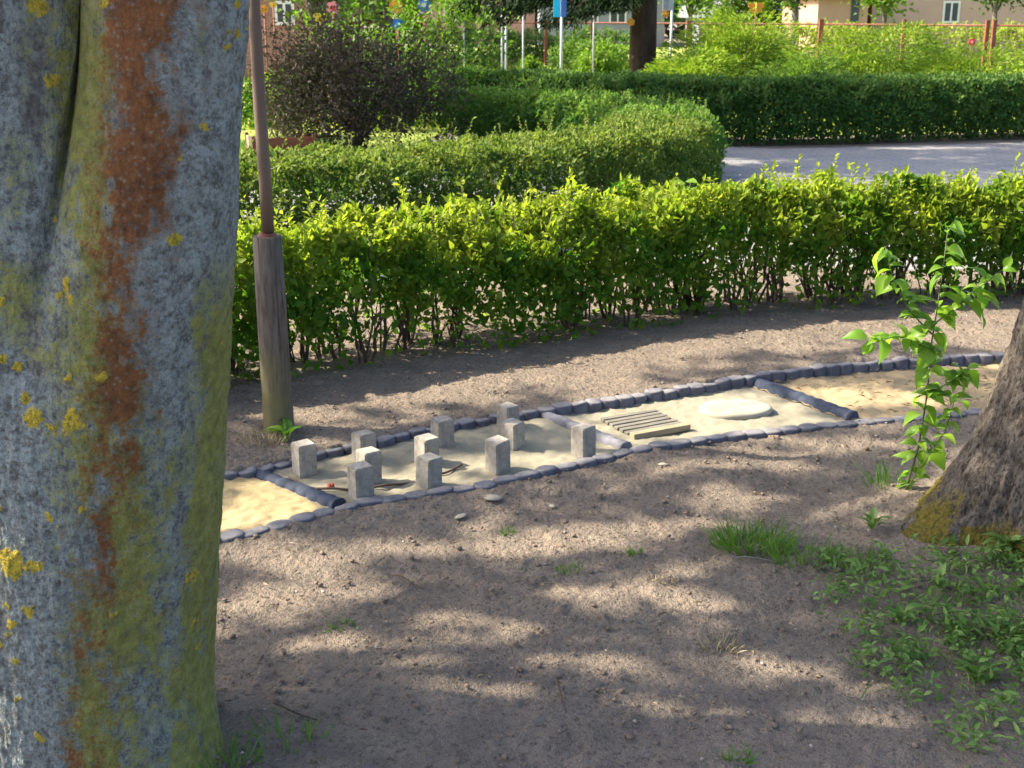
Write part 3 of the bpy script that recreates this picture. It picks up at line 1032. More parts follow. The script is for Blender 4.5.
poly_sheet('pavement', [(-4.5, 6.0), (-2.3, 6.3), (-.5, 6.75), (.8, 7.3), (1.8, 7.62), (3, 7.8), (9, 8.2), (12, 16.0), (7.5, 16.1), (3.2, 15.1), (1.8, 15.6), (-.8, 16.8), (-1.6, 13.6), (-3.2, 10.6), (-6, 9.2)],
           .012, M['paving'], 'grey concrete paving of the yard between the hedges')
poly_sheet('lawn', [(-60, 9.6), (-6, 9.4), (-3.3, 10.9), (-1.75, 13.8), (-.9, 17.2), (1.8, 17.1), (3.2, 16.5), (7, 17.4), (60, 30), (60, 60), (-60, 60)], .008, M['lawn'], 'sunlit lawn beyond the hedges')
M['walk'] = sand_mat('pale_walk', (.44, .40, .33), (.52, .48, .40), (.34, .30, .24))
poly_sheet('walkway', [(-14, 29.0), (2.4, 27.0), (30, 24.8), (30, 26.2), (2.4, 28.3), (-14, 30.5)], .016, M['walk'], 'pale walkway crossing the far lawn')

n = 26000
y = RNG.uniform(17.5, 34, n); x = RNG.uniform(-.24, .45, n) * y
k = ~((y > 26.0) & (y < 29.3) & (x < 5))
k &= RNG.random(n) < .3 + .7 * sstep(-.2, .2, fbm(x * .8, y * .8, x * 0, 2))
x, y = x[k], y[k]; n = len(x)
hh = RNG.uniform(.10, .30, n) * (1 + 1.2 * sstep(29, 31, y))
o = link('meadow_grass', leaf_mesh('meadow_grass', np.stack([x, y, np.zeros(n)], 1), RNG.normal(size=(n, 3)) * [.35, .35, 0] + [0, 0, 1], RNG.normal(size=(n, 3)) * [1, 1, .2], hh, .035, np.clip(RNG.normal(.5, .3, n), 0, 1), M['meadow'], T_BLADE))
tag(o, 'tall yellow-green meadow grass on the far lawn', 'grass', kind='stuff')
n = 9000
y = RNG.uniform(11.5, 15.5, n); x = RNG.uniform(-.34, -.125, n) * y
o = link('lawn_grass', leaf_mesh('lawn_grass', np.stack([x, y, np.zeros(n)], 1), RNG.normal(size=(n, 3)) * [.5, .5, 0] + [0, 0, 1], RNG.normal(size=(n, 3)) * [1, 1, .2], RNG.uniform(.06, .16, n), .02, RNG.random(n) * .6, M['grass'], T_BLADE))
tag(o, 'green grass around the foot of the dark purple shrub', 'grass', kind='stuff')
sx, sy = P(889, 141)
o = link('white_stone', rock_mesh('white_stone', 9, M['stone_pale']), None, (sx, sy, .05)); o.scale = (.10, .08, .13)
tag(o, 'whitish stone at the foot of the dark far hedge', 'stone')

# sun gaps cut through the leaf crowns to place the light below: (u, v, half width, half height) of the sunlit patches
PATCH = [(300, 556, 85, 13), (420, 549, 60, 11), (540, 541, 90, 14), (645, 531, 50, 9), (350, 582, 75, 10), (300, 640, 75, 14), (262, 602, 38, 12), (392, 661, 75, 11), (590, 656, 38, 12), (482, 690, 58, 9),
         (640, 600, 66, 12), (562, 590, 52, 9), (690, 566, 38, 7), (772, 680, 38, 11), (872, 756, 28, 9), (702, 731, 38, 9), (862, 521, 60, 8), (782, 467, 60, 6), (732, 500, 40, 6), (640, 480, 40, 5), (455, 622, 34, 7),
         (262, 508, 60, 22), (400, 480, 60, 12), (880, 398, 80, 10), (520, 460, 40, 8), (850, 450, 60, 6),
         (690, 414, 125, 24), (335, 447, 40, 8), (400, 398, 60, 6), (470, 404, 40, 7), (560, 384, 60, 7), (630, 364, 50, 4), (790, 346, 62, 5), (705, 374, 36, 3), (652, 690, 50, 8), (822, 728, 45, 8), (880, 690, 38, 7), (960, 742, 30, 7), (700, 640, 40, 7), (520, 625, 45, 7), (760, 610, 40, 6), (850, 328, 45, 3), (300, 420, 50, 7), (940, 340, 50, 6)]
HOLES = []
for (u, v, hw, hh) in PATCH:
    x0_, y0_ = P(u, v); x1_, _ = P(u + hw, v); _, y1_ = P(u, v - hh)
    HOLES.append((x0_, y0_, 0.0, abs(x1_ - x0_) + .04, abs(y1_ - y0_) + .045))
for zz_ in (.2, .45, .68, .8):
    for (hx_, hy_) in ((-1.4, 5.4), (-.6, 5.85), (.2, 6.25), (1.0, 6.65), (1.9, 6.95), (2.6, 7.05)):
        HOLES.append((hx_, hy_, zz_, .62, .48))
for zz_ in (.1, .25, .4, .55, .7, .85):
    HOLES.append((1.33, 3.93, zz_, .26, .16))

# ------------------------------------------------------------------ left tree: forked lichen covered trunk
lt = thing('broadleaf_tree', 'massive forked trunk crusted with blue-grey lichen, rust and yellow patches, filling the left edge', 'tree', (-.90, 2.46, 0))
OX, OY = -.90, 2.46
nz, nt = 620, 700
zs = np.linspace(-.08, 2.5, nz)
th = np.linspace(0, 2 * PI, nt, endpoint=False)
th = th + .55 * np.sin(th - math.radians(-80) + PI) * 1.0      # denser towards the camera
TH, ZZ = np.meshgrid(th, zs)
m = sstep(.75, 1.55, ZZ)
edge = -.708 + .142 * ZZ
R1 = .268 - .118 * m; R2 = .27 + .02 * m
flare = .035 * np.exp(-np.maximum(ZZ, 0) / .08)
c1x = edge - R1; c1y = 2.47 - .09 * m
c2x = -.955 - .055 * m; c2y = 2.48 + .02 * m
ccx = c1x * (.55) + c2x * .45; ccy = c1y * .5 + c2y * .5
dxx, dyy = np.cos(TH), np.sin(TH)


def rayc(cx_, cy_, R):
    qx = cx_ - ccx; qy = cy_ - ccy
    b_ = qx * dxx + qy * dyy
    disc = R * R - (qx * qx + qy * qy - b_ * b_)
    return np.where(disc > 0, b_ + np.sqrt(np.maximum(disc, 0)), 0)


ra = rayc(c1x, c1y, R1); rb = rayc(c2x, c2y, R2)
kk = .05 - .042 * m
hmx = np.clip(.5 + .5 * (ra - rb) / kk, 0, 1)
rr = rb * (1 - hmx) + ra * hmx + kk * hmx * (1 - hmx) * .9
rr = rr - .035 * m * np.exp(-((ra - rb) / .018) ** 2)
X = ccx + dxx * rr; Y = ccy + dyy * rr
lump = .020 * fbm(X * 3, Y * 3, ZZ * 2.2, 3) + .006 * fbm(X * 14, Y * 14, ZZ * 6, 3)
# rough lichen crust
grain = fbm(X * 90, Y * 90, ZZ * 90, 3)
wrinkle = np.abs(fbm(X * 34, Y * 34, ZZ * 11, 3))
crack = np.exp(-((X - (-1.0 + .05 * fbm(ZZ * 3, ZZ * 0, ZZ * 0, 2))) / .018) ** 2) * sstep(.2, .5, ZZ) * (1 - sstep(.9, 1.1, ZZ)) * (Y < OY)
rr2 = rr + lump + .0026 * grain + .007 * wrinkle + flare * (.6 + .5 * np.cos(TH * 5 + 1)) - .008 * crack
X = ccx + dxx * rr2; Y = ccy + dyy * rr2
dist_e = (edge - X)                      # metres in from the right silhouette
nA = fbm(X * 7, Y * 7, ZZ * 2.0, 4); nB = fbm(X * 24, Y * 24, ZZ * 9, 4); nC = fbm(X * 11 + 7, Y * 11, ZZ * 11, 4)
nD = fbm(X * 60, Y * 60, ZZ * 45, 3)
d1 = dist_e + .045 * nA + .03 * nB
front = (Y < OY + .05)
crz = np.clip(ZZ, 0, 1.7)
rustc = np.interp(crz, [0, .65, 1.0, 1.6], [.17, .185, .165, .150])
rust = np.exp(-((d1 - rustc) / np.interp(crz, [0, .65, 1.0, 1.6], [.06, .05, .055, .078])) ** 2) * np.interp(crz, [0, .35, .65, 1.0, 1.6], [.50, .42, .58, .85, 1.0]) * front
nE = fbm(X * 9 + 2, Y * 9, ZZ * 3.5, 4); lich = sstep(.02, .30, fbm(X * 15 + 8, Y * 15, ZZ * 8, 4))
rust = np.clip(rust * (.98 + 1.1 * nE) * (1 - .6 * lich) + .5 * nB * (rust > .1) + .5 * nD * (rust > .1), 0, 1)
rust = np.maximum(rust, sstep(.34, .46, nC) * .8 * sstep(.9, .3, ZZ) * sstep(.18, .3, dist_e) * (dist_e < .42))
greenc = np.interp(crz, [0, .35, .65, 1.0, 1.6], [.13, .13, .155, .215, .255])
green = np.exp(-((d1 - greenc) / .080) ** 2) * (.88 + 1.1 * fbm(X * 8, Y * 8, ZZ * 3.5, 4)) * (1 - .6 * lich) * front
green_e = (1 - .45 * lich) * sstep(.06, .008, dist_e + .03 * nB + .02 * nA) * sstep(1.3, .95, ZZ + .25 * nA)
green_p = sstep(.12, .45, fbm(X * 6 + 3, Y * 6, ZZ * 3.3, 4)) * .65 * front
green = np.clip(np.maximum(np.maximum(green * 1.2, green_e * 1.1), green_p) + .5 * nD * (green > .15), 0, 1)
# yellow lichen rosettes: (u, v, radius m)
yl = np.zeros_like(X)
SPOTS = [(38, 415, .018), (58, 425, .020), (78, 416, .018), (30, 395, .008), (14, 558, .030), (36, 560, .022), (2, 545, .014), (33, 604, .012), (16, 618, .010), (5, 640, .008), (22, 655, .011), (12, 600, .006), (24, 690, .007), (40, 83, .012),
         (28, 3, .016), (108, 370, .010), (72, 372, .008), (110, 2, .009), (217, 122, .008), (242, 32, .008), (236, 44, .005), (193, 228, .013), (196, 150, .006), (218, 345, .005), (87, 503, .010), (55, 512, .008), (113, 611, .009), (190, 578, .015), (188, 632, .008), (4, 300, .008), (20, 365, .010), (8, 356, .008), (47, 224, .006), (241, 5, .006), (60, 290, .008), (75, 295, .011), (70, 283, .009)]
wx = .010 * fbm(X * 40, Y * 40, ZZ * 40, 2); wz = .010 * fbm(X * 40 + 9, Y * 40, ZZ * 40, 2)
for (u, v, r_) in SPOTS:
    dx_, dy_, dz_ = ray(u, v)
    # depth guess: march to the front surface of the mesh grid
    t = (OY - .24) / dy_
    px_, pz_ = dx_ * t, EYE + dz_ * t
    t2 = (OY - .24 + .16 * min(1, abs((px_ - OX) / .3)) ** 2.5) / dy_
    px_, pz_ = dx_ * t2, EYE + dz_ * t2
    dd = np.sqrt((X - px_ + wx * 1.2) ** 2 + (ZZ - pz_ + wz * 1.2) ** 2) / r_
    yl = np.maximum(yl, (1 - sstep(.45, 1.45, dd + 1.0 * nB + .5 * nD)) * (Y < OY - .05))
small = sstep(.50, .58, fbm(X * 22 + 31, Y * 22, ZZ * 22, 2)) * sstep(-.1, .2, nA)
yl = np.maximum(yl, small * .8)
dark = sstep(.05, .40, fbm(X * 16 + 5, Y * 16, ZZ * 4.5, 4)) * sstep(.16, .30, dist_e) * .9
dark = np.clip(np.maximum(dark, crack), 0, 1)
rr3 = rr2 + .0025 * yl
X = ccx + dxx * rr3; Y = ccy + dyy * rr3
i0 = np.arange(nt)[None, :] + np.arange(nz - 1)[:, None] * nt
i1 = np.roll(np.arange(nt), -1)[None, :] + np.arange(nz - 1)[:, None] * nt
faces = np.stack([i0, i1, i1 + nt, i0 + nt], -1).reshape(-1, 4)


def bark_lichen():
    m = NT('lichen_bark')
    c = m.coord('Object')
    f1 = m.noise(c, 110, 5, .7)
    f2 = m.noise(c, 38, 5, .65)
    f3 = m.noise(c, 320, 3, .6)
    mott = m.math('ADD', m.math('MULTIPLY', f1, .55), m.math('MULTIPLY', f2, .45))
    vo = m.n('ShaderNodeTexVoronoi', {'Vector': m.mix(.12, c, m.n('ShaderNodeTexNoise', {'Vector': c, 'Scale': 25.0}).outputs['Color']), 'Scale': 55.0}).outputs['Distance']
    grey = m.mix(m.ramp(mott, (.41, 0.), (.57, 1.)), (.105, .107, .096), (.295, .335, .322))
    grey = m.mix(m.ramp(m.math('ADD', vo, m.math('MULTIPLY', f1, .6)), (.42, .55), (.62, 0.)), grey, (.310, .345, .325))
    grey = m.mix(m.math('MULTIPLY', m.attr('dark'), m.ramp(f2, (.3, 1.), (.65, .35))), grey, (.095, .085, .075))

    def patch(base, a, col, contrast=.30):
        fac = m.math('ADD', m.attr(a), m.math('MULTIPLY', m.math('SUBTRACT', mott, .5), 3.4))
        fac = m.ramp(fac, (.5 - contrast, 0.), (.5 + contrast, 1.))
        fac = m.math('MULTIPLY', fac, m.ramp(m.attr(a), (.02, 0.), (.2, 1.)))
        return m.mix(fac, base, col)
    gcol = m.mix(m.ramp(f2, (.3, 0.), (.7, 1.)), (.140, .140, .036), (.310, .315, .090))
    rcol = m.mix(m.ramp(f2, (.3, 0.), (.7, 1.)), (.090, .038, .018), (.250, .110, .042))
    col = patch(grey, 'green', gcol)
    col = patch(col, 'rust', rcol)
    sp_ = m.n('ShaderNodeTexVoronoi', {'Vector': c, 'Scale': 75.0}).outputs['Distance']
    sp_ = m.math('MULTIPLY', m.ramp(m.math('ADD', sp_, m.math('MULTIPLY', f2, .5)), (.38, .7), (.62, 0.)), m.ramp(f2, (.40, .15), (.62, 1.)))
    col = m.mix(sp_, col, (.235, .255, .215))
    ycol = m.mix(m.ramp(m.math('ADD', m.math('MULTIPLY', f1, .7), m.math('MULTIPLY', f3, .3)), (.40, 0.), (.56, 1.)), (.20, .18, .025), (.50, .37, .045))
    yf = m.ramp(m.math('ADD', m.attr('yellow'), m.math('MULTIPLY', m.math('SUBTRACT', f1, .5), 2.6)), (.32, 0.), (.72, 1.))
    yf = m.math('MULTIPLY', yf, m.ramp(m.attr('yellow'), (.02, 0.), (.2, 1.)))
    col = m.mix(yf, col, ycol)
    col = m.mix(m.ramp(f3, (.30, .6), (.45, 0.)), col, (.045, .04, .035))
    cs = m.coord('Object', (1, 1, .22))
    fr = m.noise(cs, 70, 5, .7)
    hh = m.math('ADD', m.math('ADD', m.math('MULTIPLY', f1, .8), m.math('MULTIPLY', f3, .35)), m.math('MULTIPLY', fr, .9))
    return m.done(m.pbr(col, .92, m.bump(hh, 1.0, .010), .15))


me = mk_mesh('trunk', np.stack([X - OX, Y - OY, ZZ], -1).reshape(-1, 3), faces, bark_lichen(),
             {'rust': rust.ravel(), 'green': green.ravel(), 'yellow': yl.ravel(), 'dark': dark.ravel()}, smooth=True)
lt_trunk = link('trunk', me, lt)


# ------------------------------------------------------------------ crowns
def crown(root, centre, radii, n_clump, per, L, mat, limb_from, bark, seed, clump_r=.42, flat=1.0, limb_r=.05, limbs=9, holes=None):
    r = np.random.default_rng(seed)
    d = unit(r.normal(size=(n_clump, 3)))
    rad = r.random(n_clump) ** .45
    cl = np.array(centre) + d * rad[:, None] * np.array(radii)
    cr = clump_r * r.uniform(.5, 1.35, n_clump)
    idx = np.repeat(np.arange(n_clump), per)
    n = len(idx)
    p = cl[idx] + r.normal(size=(n, 3)) * (cr[idx] * .5)[:, None] * np.array([1, 1, .65])
    if holes is not None:  # drop leaves along the sun rays so light lands where wanted
        wp = p + np.array(root.location)
        kk_ = 1.0 / math.tan(EL)
        tx_, ty_ = -math.sin(AZ) * kk_, -math.cos(AZ) * kk_
        kill = np.zeros(n, bool)
        for (hx, hy, hz, ha, hb) in holes:
            gx_ = wp[:, 0] + tx_ * (wp[:, 2] - hz); gy_ = wp[:, 1] + ty_ * (wp[:, 2] - hz)
            kill |= np.hypot((gx_ - hx) / ha, (gy_ - hy) / hb) < 1 + .55 * fbm(gx_ * 5, gy_ * 8, gx_ * 0 + hx, 2)
        p = p[~kill]; n = len(p)
    Ls = L * r.uniform(.7, 1.3, n)
    tint = np.clip(r.normal(.4, .25, n), 0, 1)
    o = link('crown', leaf_mesh('crown', p, r.normal(size=(n, 3)) * [1, 1, .6], r.normal(size=(n, 3)) * .6 + [0, 0, 1], Ls, Ls * .62, tint, mat), root)
    g = Geo()
    order = np.argsort(np.linalg.norm(cl - np.array(centre), axis=1))[::-1]
    for k in range(limbs):
        e = cl[order[k * 3 % n_clump]]
        b_ = np.array(limb_from[k % len(limb_from)], float)
        mid = b_ * .5 + e * .5 + np.array([r.normal(0, .15), r.normal(0, .15), .35])
        q1 = b_ * .75 + mid * .25 + r.normal(0, .04, 3)
        g.tube([b_, q1, mid, (mid + e) / 2 + r.normal(0, .1, 3), e], [limb_r, limb_r * .85, limb_r * .6, limb_r * .35, limb_r * .1], 7, False)
    g.build('limb', bark, root, smooth=True)
    return o


M['bark_plain'] = plain('grey_bark', (.13, .115, .095), .9, .35, 14, .8, 60, .15, bdist=.02, stretch=(1, 1, .3))
g = Geo()
# the two arms of the fork above the frame
tz = 2.5
e1x = -.708 + .142 * tz
g.tube([(e1x - .15 - OX, -.08, 2.47), (-.05 + .10, -.05, 3.2), (.30, .05, 4.2), (.5, .1, 5.2)], [.146, .13, .10, .06], 14)
g.tube([(-1.01 - OX, .04, 2.47), (-.35, .1, 3.2), (-.7, .15, 4.2), (-.9, .2, 5.4)], [.285, .2, .14, .07], 14)
g.build('limb', M['bark_plain'], lt, smooth=True)
crown(lt, (-.1, .3, 6.3), (2.9, 2.4, 1.8), 90, 60, .14, M['crown'], [(.3, .05, 4.2), (-.7, .15, 4.2), (.5, .1, 5.2), (-.9, .2, 5.4)], M['bark_plain'], 1, holes=HOLES)

# ------------------------------------------------------------------ right tree: brown trunk with mossy foot
RX, RY = 1.73, 3.62
rt = thing('broadleaf_tree', 'rough brown trunk flaring out at a mossy foot on the right edge', 'tree', (RX, RY, 0))
nz, nt = 330, 420
zs = np.linspace(-.10, 2.4, nz)
th = np.linspace(0, 2 * PI, nt, endpoint=False)
TH, ZZ = np.meshgrid(th, zs)
zc = np.maximum(ZZ, 0)
R = .262 + .235 * np.exp(-zc / .30) - .012 * zc
root_w = 1 + (.16 * np.cos(TH * 4 + .4) + .08 * np.cos(TH * 7 + 2)) * np.exp(-zc / .20)
lean = .10 * zc
R = R * root_w
ux, uy = np.cos(TH), np.sin(TH)
fur = np.abs(fbm(ux * R * 16, uy * R * 16, ZZ * 5, 4)); f2_ = fbm(ux * R * 55, uy * R * 55, ZZ * 30, 3)
R2_ = R + .030 * fbm(ux * 1.5, uy * 1.5, ZZ * 2, 3) - .055 * (.25 - np.minimum(fur, .25)) + .007 * f2_
X = ux * R2_ + lean; Y = uy * R2_
moss = sstep(.30, .0, ZZ + .12 * fbm(X * 7, Y * 7, ZZ * 7, 3)) * sstep(-.25, .15, fbm(X * 9 + 3, Y * 9, ZZ * 9, 3) + .15)
i0 = np.arange(nt)[None, :] + np.arange(nz - 1)[:, None] * nt
i1 = np.roll(np.arange(nt), -1)[None, :] + np.arange(nz - 1)[:, None] * nt
faces = np.stack([i0, i1, i1 + nt, i0 + nt], -1).reshape(-1, 4)


def bark_brown():
    m = NT('rough_brown_bark')
    c = m.coord('Object', (1, 1, .5))
    f1 = m.noise(c, 30, 5, .65); f2 = m.noise(c, 120, 4, .65)
    col = m.mix(m.ramp(f1, (.35, 0.), (.65, 1.)), (.044, .036, .029), (.155, .133, .110))
    col = m.mix(m.ramp(f2, (.36, .9), (.48, 0.)), col, (.03, .024, .02))
    col = m.mix(m.ramp(f2, (.60, 0.), (.72, .6)), col, (.20, .17, .135))
    mc = m.mix(m.ramp(f2, (.35, 0.), (.65, 1.)), (.055, .050, .014), (.170, .135, .028))
    fac = m.ramp(m.math('ADD', m.attr('moss'), m.math('MULTIPLY', m.math('SUBTRACT', f1, .5), 1.5)), (.35, 0.), (.65, 1.))
    fac = m.math('MULTIPLY', fac, m.ramp(m.attr('moss'), (.02, 0.), (.25, 1.)))
    col = m.mix(fac, col, mc)
    return m.done(m.pbr(col, .95, m.bump(m.math('ADD', f1, m.math('MULTIPLY', f2, .6)), .9, .012), .1))


link('trunk', mk_mesh('trunk', np.stack([X, Y, ZZ], -1).reshape(-1, 3), faces, bark_brown(), {'moss': moss.ravel()}, smooth=True), rt)
g = Geo(); g.tube([(.24, 0, 2.36), (.3, .05, 3.2), (.4, .1, 4.4)], [.225, .17, .10], 12); g.build('limb', M['bark_plain'], rt, smooth=True)
crown(rt, (.5, .2, 6.2), (2.4, 2.2, 1.6), 70, 60, .14, M['crown'], [(.3, .05, 3.2), (.4, .1, 4.4)], M['bark_plain'], 2, holes=HOLES)


# ------------------------------------------------------------------ unseen trees left of the frame, crowns cut open to shape the dapples
def shade_tree(x, y, label, centre, radii, n_clump, per, seed, h0=3.6, clump_r=.42, L=.14, holes=None):
    t = thing('broadleaf_tree', label, 'tree', (x, y, 0), 'shade trees beside the garden')
    g = Geo()
    pts = [(0, 0, -.1), (.02, 0, .4), (.06, .03, 1.8), (centre[0] * .2, centre[1] * .2, h0), (centre[0] * .5, centre[1] * .5, h0 + 1.3)]
    g.tube(pts, [.36, .25, .21, .17, .09], 14)
    g.build('trunk', M['bark_plain'], t, smooth=True)
    crown(t, centre, radii, n_clump, per, L, M['crown'], [pts[3], pts[4]], M['bark_plain'], seed, clump_r, holes=holes)
    return t


shade_tree(-6.2, 3.2, 'unseen broadleaf tree left of the frame, crown cut open to dapple the bare soil', (-.2, .75, 6.2), (3.8, 3.1, 1.9), 225, 80, 11, clump_r=.48, L=.13, holes=HOLES)
HOLES2 = [(hx_, hy_, .62, 1.1, .75) for (hx_, hy_) in ((-3, 7.6), (-2, 8), (-1, 8.6), (0, 9.3), (.8, 10.1), (1.3, 11.2), (1.4, 12.2), (1.0, 13.9))]  # leaves removed here to let sun onto the middle hedges and paving
HOLES2 += [(3.0, 12.4, 0, .6, .12), (5.0, 15.2, 0, .8, .15)]
shade_tree(-7.6, 13.2, 'unseen broadleaf tree left of the frame, crown cut open, shading the paved yard', (2.9, 1.8, 6.6), (4.8, 2.7, 2.0), 330, 75, 12, clump_r=.5, holes=HOLES2)

# ------------------------------------------------------------------ spruce behind the far hedge
sY = 22.0
sX = PY(643, 60, sY)[0]
sp = thing('spruce_tree', 'dark spruce trunk with drooping needle branches standing behind the far hedge', 'tree', (sX, sY, 0))
g = Geo()
g.tube([(0, 0, -.1), (0, 0, .2), (0, 0, 1.0), (.0, 0, 2.5), (0, 0, 8), (0, 0, 14)], [.33, .25, .22, .205, .15, .02], 16)
M['bark_dark'] = plain('dark_spruce_bark', (.050, .034, .026), .95, .4, 10, .9, 30, .1, bdist=.03, stretch=(1, 1, .35))
g.build('trunk', M['bark_dark'], sp, smooth=True)
r = np.random.default_rng(77)
SPp, SPd, SPn, SPl, SPw, SPt = [], [], [], [], [], []
g = Geo()


def spruce_branch(a, z0, ln, droop, dens):
    dirv = np.array([math.cos(a), math.sin(a), 0])
    ts = np.linspace(0, 1, 9)
    pts = [dirv * ln * t + np.array([0, 0, z0 + .28 * ln * t * .4 - droop * t * t]) for t in ts]
    g.tube(pts, [.03 * (1 - .85 * t) for t in ts], 5, False)
    m = int(dens * ln)
    t = r.uniform(.12, 1.02, m)
    base = np.stack([np.interp(t, ts, [p[i] for p in pts]) for i in range(3)], 1)
    side = np.cross(dirv, [0, 0, 1.])
    sgn = r.choice([-1, 1], m)
    off = r.random(m) * .34 * (1.1 - .5 * t)
    hang = r.random(m) * .34
    pos = base + side * (sgn * off)[:, None] + dirv * (off * .6)[:, None] + np.array([0, 0, -1.]) * hang[:, None] * .9
    SPp.append(pos); SPd.append(dirv * .5 + side * (sgn * .5)[:, None] + np.array([0, 0, -.75]) + r.normal(size=(m, 3)) * .3)
    SPn.append(r.normal(size=(m, 3))); SPl.append(r.uniform(.07, .17, m)); SPt.append(np.clip(r.normal(.35, .25, m), 0, 1))


for i in range(70):
    z0 = 7.2 + (i / 70) ** 1.1 * 6.4
    ln = 3.0 * (1 - (z0 - 7.0) / 7.4) * r.uniform(.7, 1.1)
    spruce_branch(r.uniform(0, 2 * PI), z0, ln, .35 * ln * r.uniform(.5, 1.1), 420)
for (a, z0, ln, dr) in ((184, 1.95, 3.1, .55), (192, 2.1, 2.6, .75), (176, 2.2, 2.3, .8), (200, 1.9, 1.7, .5), (215, 2.0, 1.5, .55), (250, 2.15, 1.2, .4)):
    spruce_branch(math.radians(a), z0, ln, dr, 620)
SPl = np.concatenate(SPl)
link('crown', leaf_mesh('crown', np.concatenate(SPp), np.concatenate(SPd), np.concatenate(SPn), SPl, SPl * .11, np.concatenate(SPt), M['spruce']), sp)
g.build('limb', M['bark_dark'], sp, smooth=True)

# ------------------------------------------------------------------ weathered post with brown pole
pX, pY = P(280, 441)
pY += .05
post = thing('wooden_post', 'thick weathered wooden post with a thin brown pole rising from its top', 'post', (pX, pY, 0))
def PL(u, v):
    x, z = PY(u, v, pY)
    return (x - pX, 0.0, z)
g = Geo()
kp = [(280, 470), (280, 441), (276, 380), (271, 300), (267, 236)]
pts = [PL(*q) for q in kp]
dep = [.0615, .0600, .0575, .0560, .0535]
g.tube(pts, dep, 28)
top = pts[-1]
pm = None


def post_mat():
    m = NT('weathered_post')
    c = m.coord('Object', (1, 1, .12))
    c1 = m.coord('Object')
    f1 = m.noise(c, 60, 5, .65); f2 = m.noise(c1, 9, 4, .6)
    z = m.n('ShaderNodeSeparateXYZ', {0: c1}).outputs
    col = m.mix(m.ramp(f1, (.35, 0.), (.65, 1.)), (.062, .050, .040), (.140, .116, .094))
    ck = m.noise(m.coord('Object', (1, 1, .035)), 42, 3, .6)
    col = m.mix(m.ramp(ck, (.60, 0.), (.66, .85)), col, (.022, .018, .015))
    alg_sun = m.math('MULTIPLY', m.ramp(m.math('ADD', z[2], m.math('MULTIPLY', m.math('SUBTRACT', f2, .5), .5)), (.18, 1.), (.42, 0.)), m.ramp(m.math('ADD', m.math('MULTIPLY', z[0], 6.0), f2), (.3, 1.), (.9, .15)))
    col = m.mix(m.math('MULTIPLY', alg_sun, .7), col, (.165, .145, .055))  # lower left side: algae tint plus a sunlit edge put into the colour
    return m.done(m.pbr(col, .85, m.bump(f1, .5, .005), .2))


pm = post_mat()
pm2 = plain('brown_pole', (.115, .078, .056), .6, .25, 10, .15, 60, .35, stretch=(1, 1, .2))
me_o = g.build('base_post', pm, post, smooth=False)
for p in me_o.data.polygons:
    p.use_smooth = len(p.vertices) == 4
g = Geo()
g.tube([(top[0], 0, top[2] - .01), (top[0], 0, top[2] + .012)], [.040, .030], 20)
g.build('collar', M['rust_metal'], post, smooth=False)
g = Geo()
kp = [(268, 232), (265, 180), (260, 110), (256, 40), (253, -20), (250, -120), (249, -200)]
g.tube([PL(*q) for q in kp], [.0235, .0235, .0235, .0225, .021, .019, .018], 18)
o = g.build('pole', pm2, post, smooth=False)
for p in o.data.polygons:
    p.use_smooth = len(p.vertices) == 4

# ------------------------------------------------------------------ small plants
def grass_tuft(label, u, v, n, h, spread, mat='grass', group='grass tufts on the soil'):
    x, y = P(u, v)
    z = float(ground_z(x, y))
    a = RNG.uniform(0, 2 * PI, n); rr_ = np.sqrt(RNG.random(n)) * spread
    p = np.stack([np.cos(a) * rr_ * 1.4, np.sin(a) * rr_, np.zeros(n)], 1)
    d = np.stack([np.cos(a) * rr_ / spread * .8, np.sin(a) * rr_ / spread * .8, np.ones(n)], 1) + RNG.normal(size=(n, 3)) * .25
    L_ = h * RNG.uniform(.45, 1.1, n)
    o = link('grass_tuft', leaf_mesh('grass_tuft', p, d, RNG.normal(size=(n, 3)) * [1, 1, .2], L_, .0048, RNG.random(n) * .8, M[mat], T_BLADE), None, (x, y, z))
    return tag(o, label, 'grass tuft', group)


grass_tuft('bright green grass tuft on bare soil left of the weedy patch', 752, 550, 260, .085, .085)
grass_tuft('thin wispy grass tuft right of the bright green tuft', 803, 566, 70, .10, .07)
grass_tuft('spiky grass tuft at the foot of the sapling', 883, 492, 40, .10, .05)
grass_tuft('short dry-tipped tuft just in front of the mossy trunk foot', 856, 570, 90, .06, .06)
grass_tuft('tiny green tuft below the near edging at middle left', 505, 533, 22, .035, .015)
grass_tuft('small tuft in a sun patch at bottom centre-left', 342, 629, 30, .035, .03)
grass_tuft('tall pale grass wisps at the foot of the lichen covered trunk', 228, 765, 40, .09, .05)
grass_tuft('sparse grass wisps on soil near the bottom left corner of the open ground', 290, 745, 26, .07, .06)
grass_tuft('small low tuft in the sunlit middle of the soil', 572, 571, 40, .03, .03)
grass_tuft('small low tuft right of the sunlit middle of the soil', 635, 556, 30, .035, .014)
grass_tuft('tiny tuft on dark soil at bottom right of centre', 735, 762, 30, .03, .03)
grass_tuft('dry grass tuft between the wooden post and the far edging', 262, 450, 70, .05, .07, 'straw')
grass_tuft('faint yellowish tuft on soil right of centre', 660, 582, 16, .03, .03, 'straw')
grass_tuft('small heap of dry straw on shaded soil below the grass tuft', 722, 648, 60, .04, .04, 'straw')


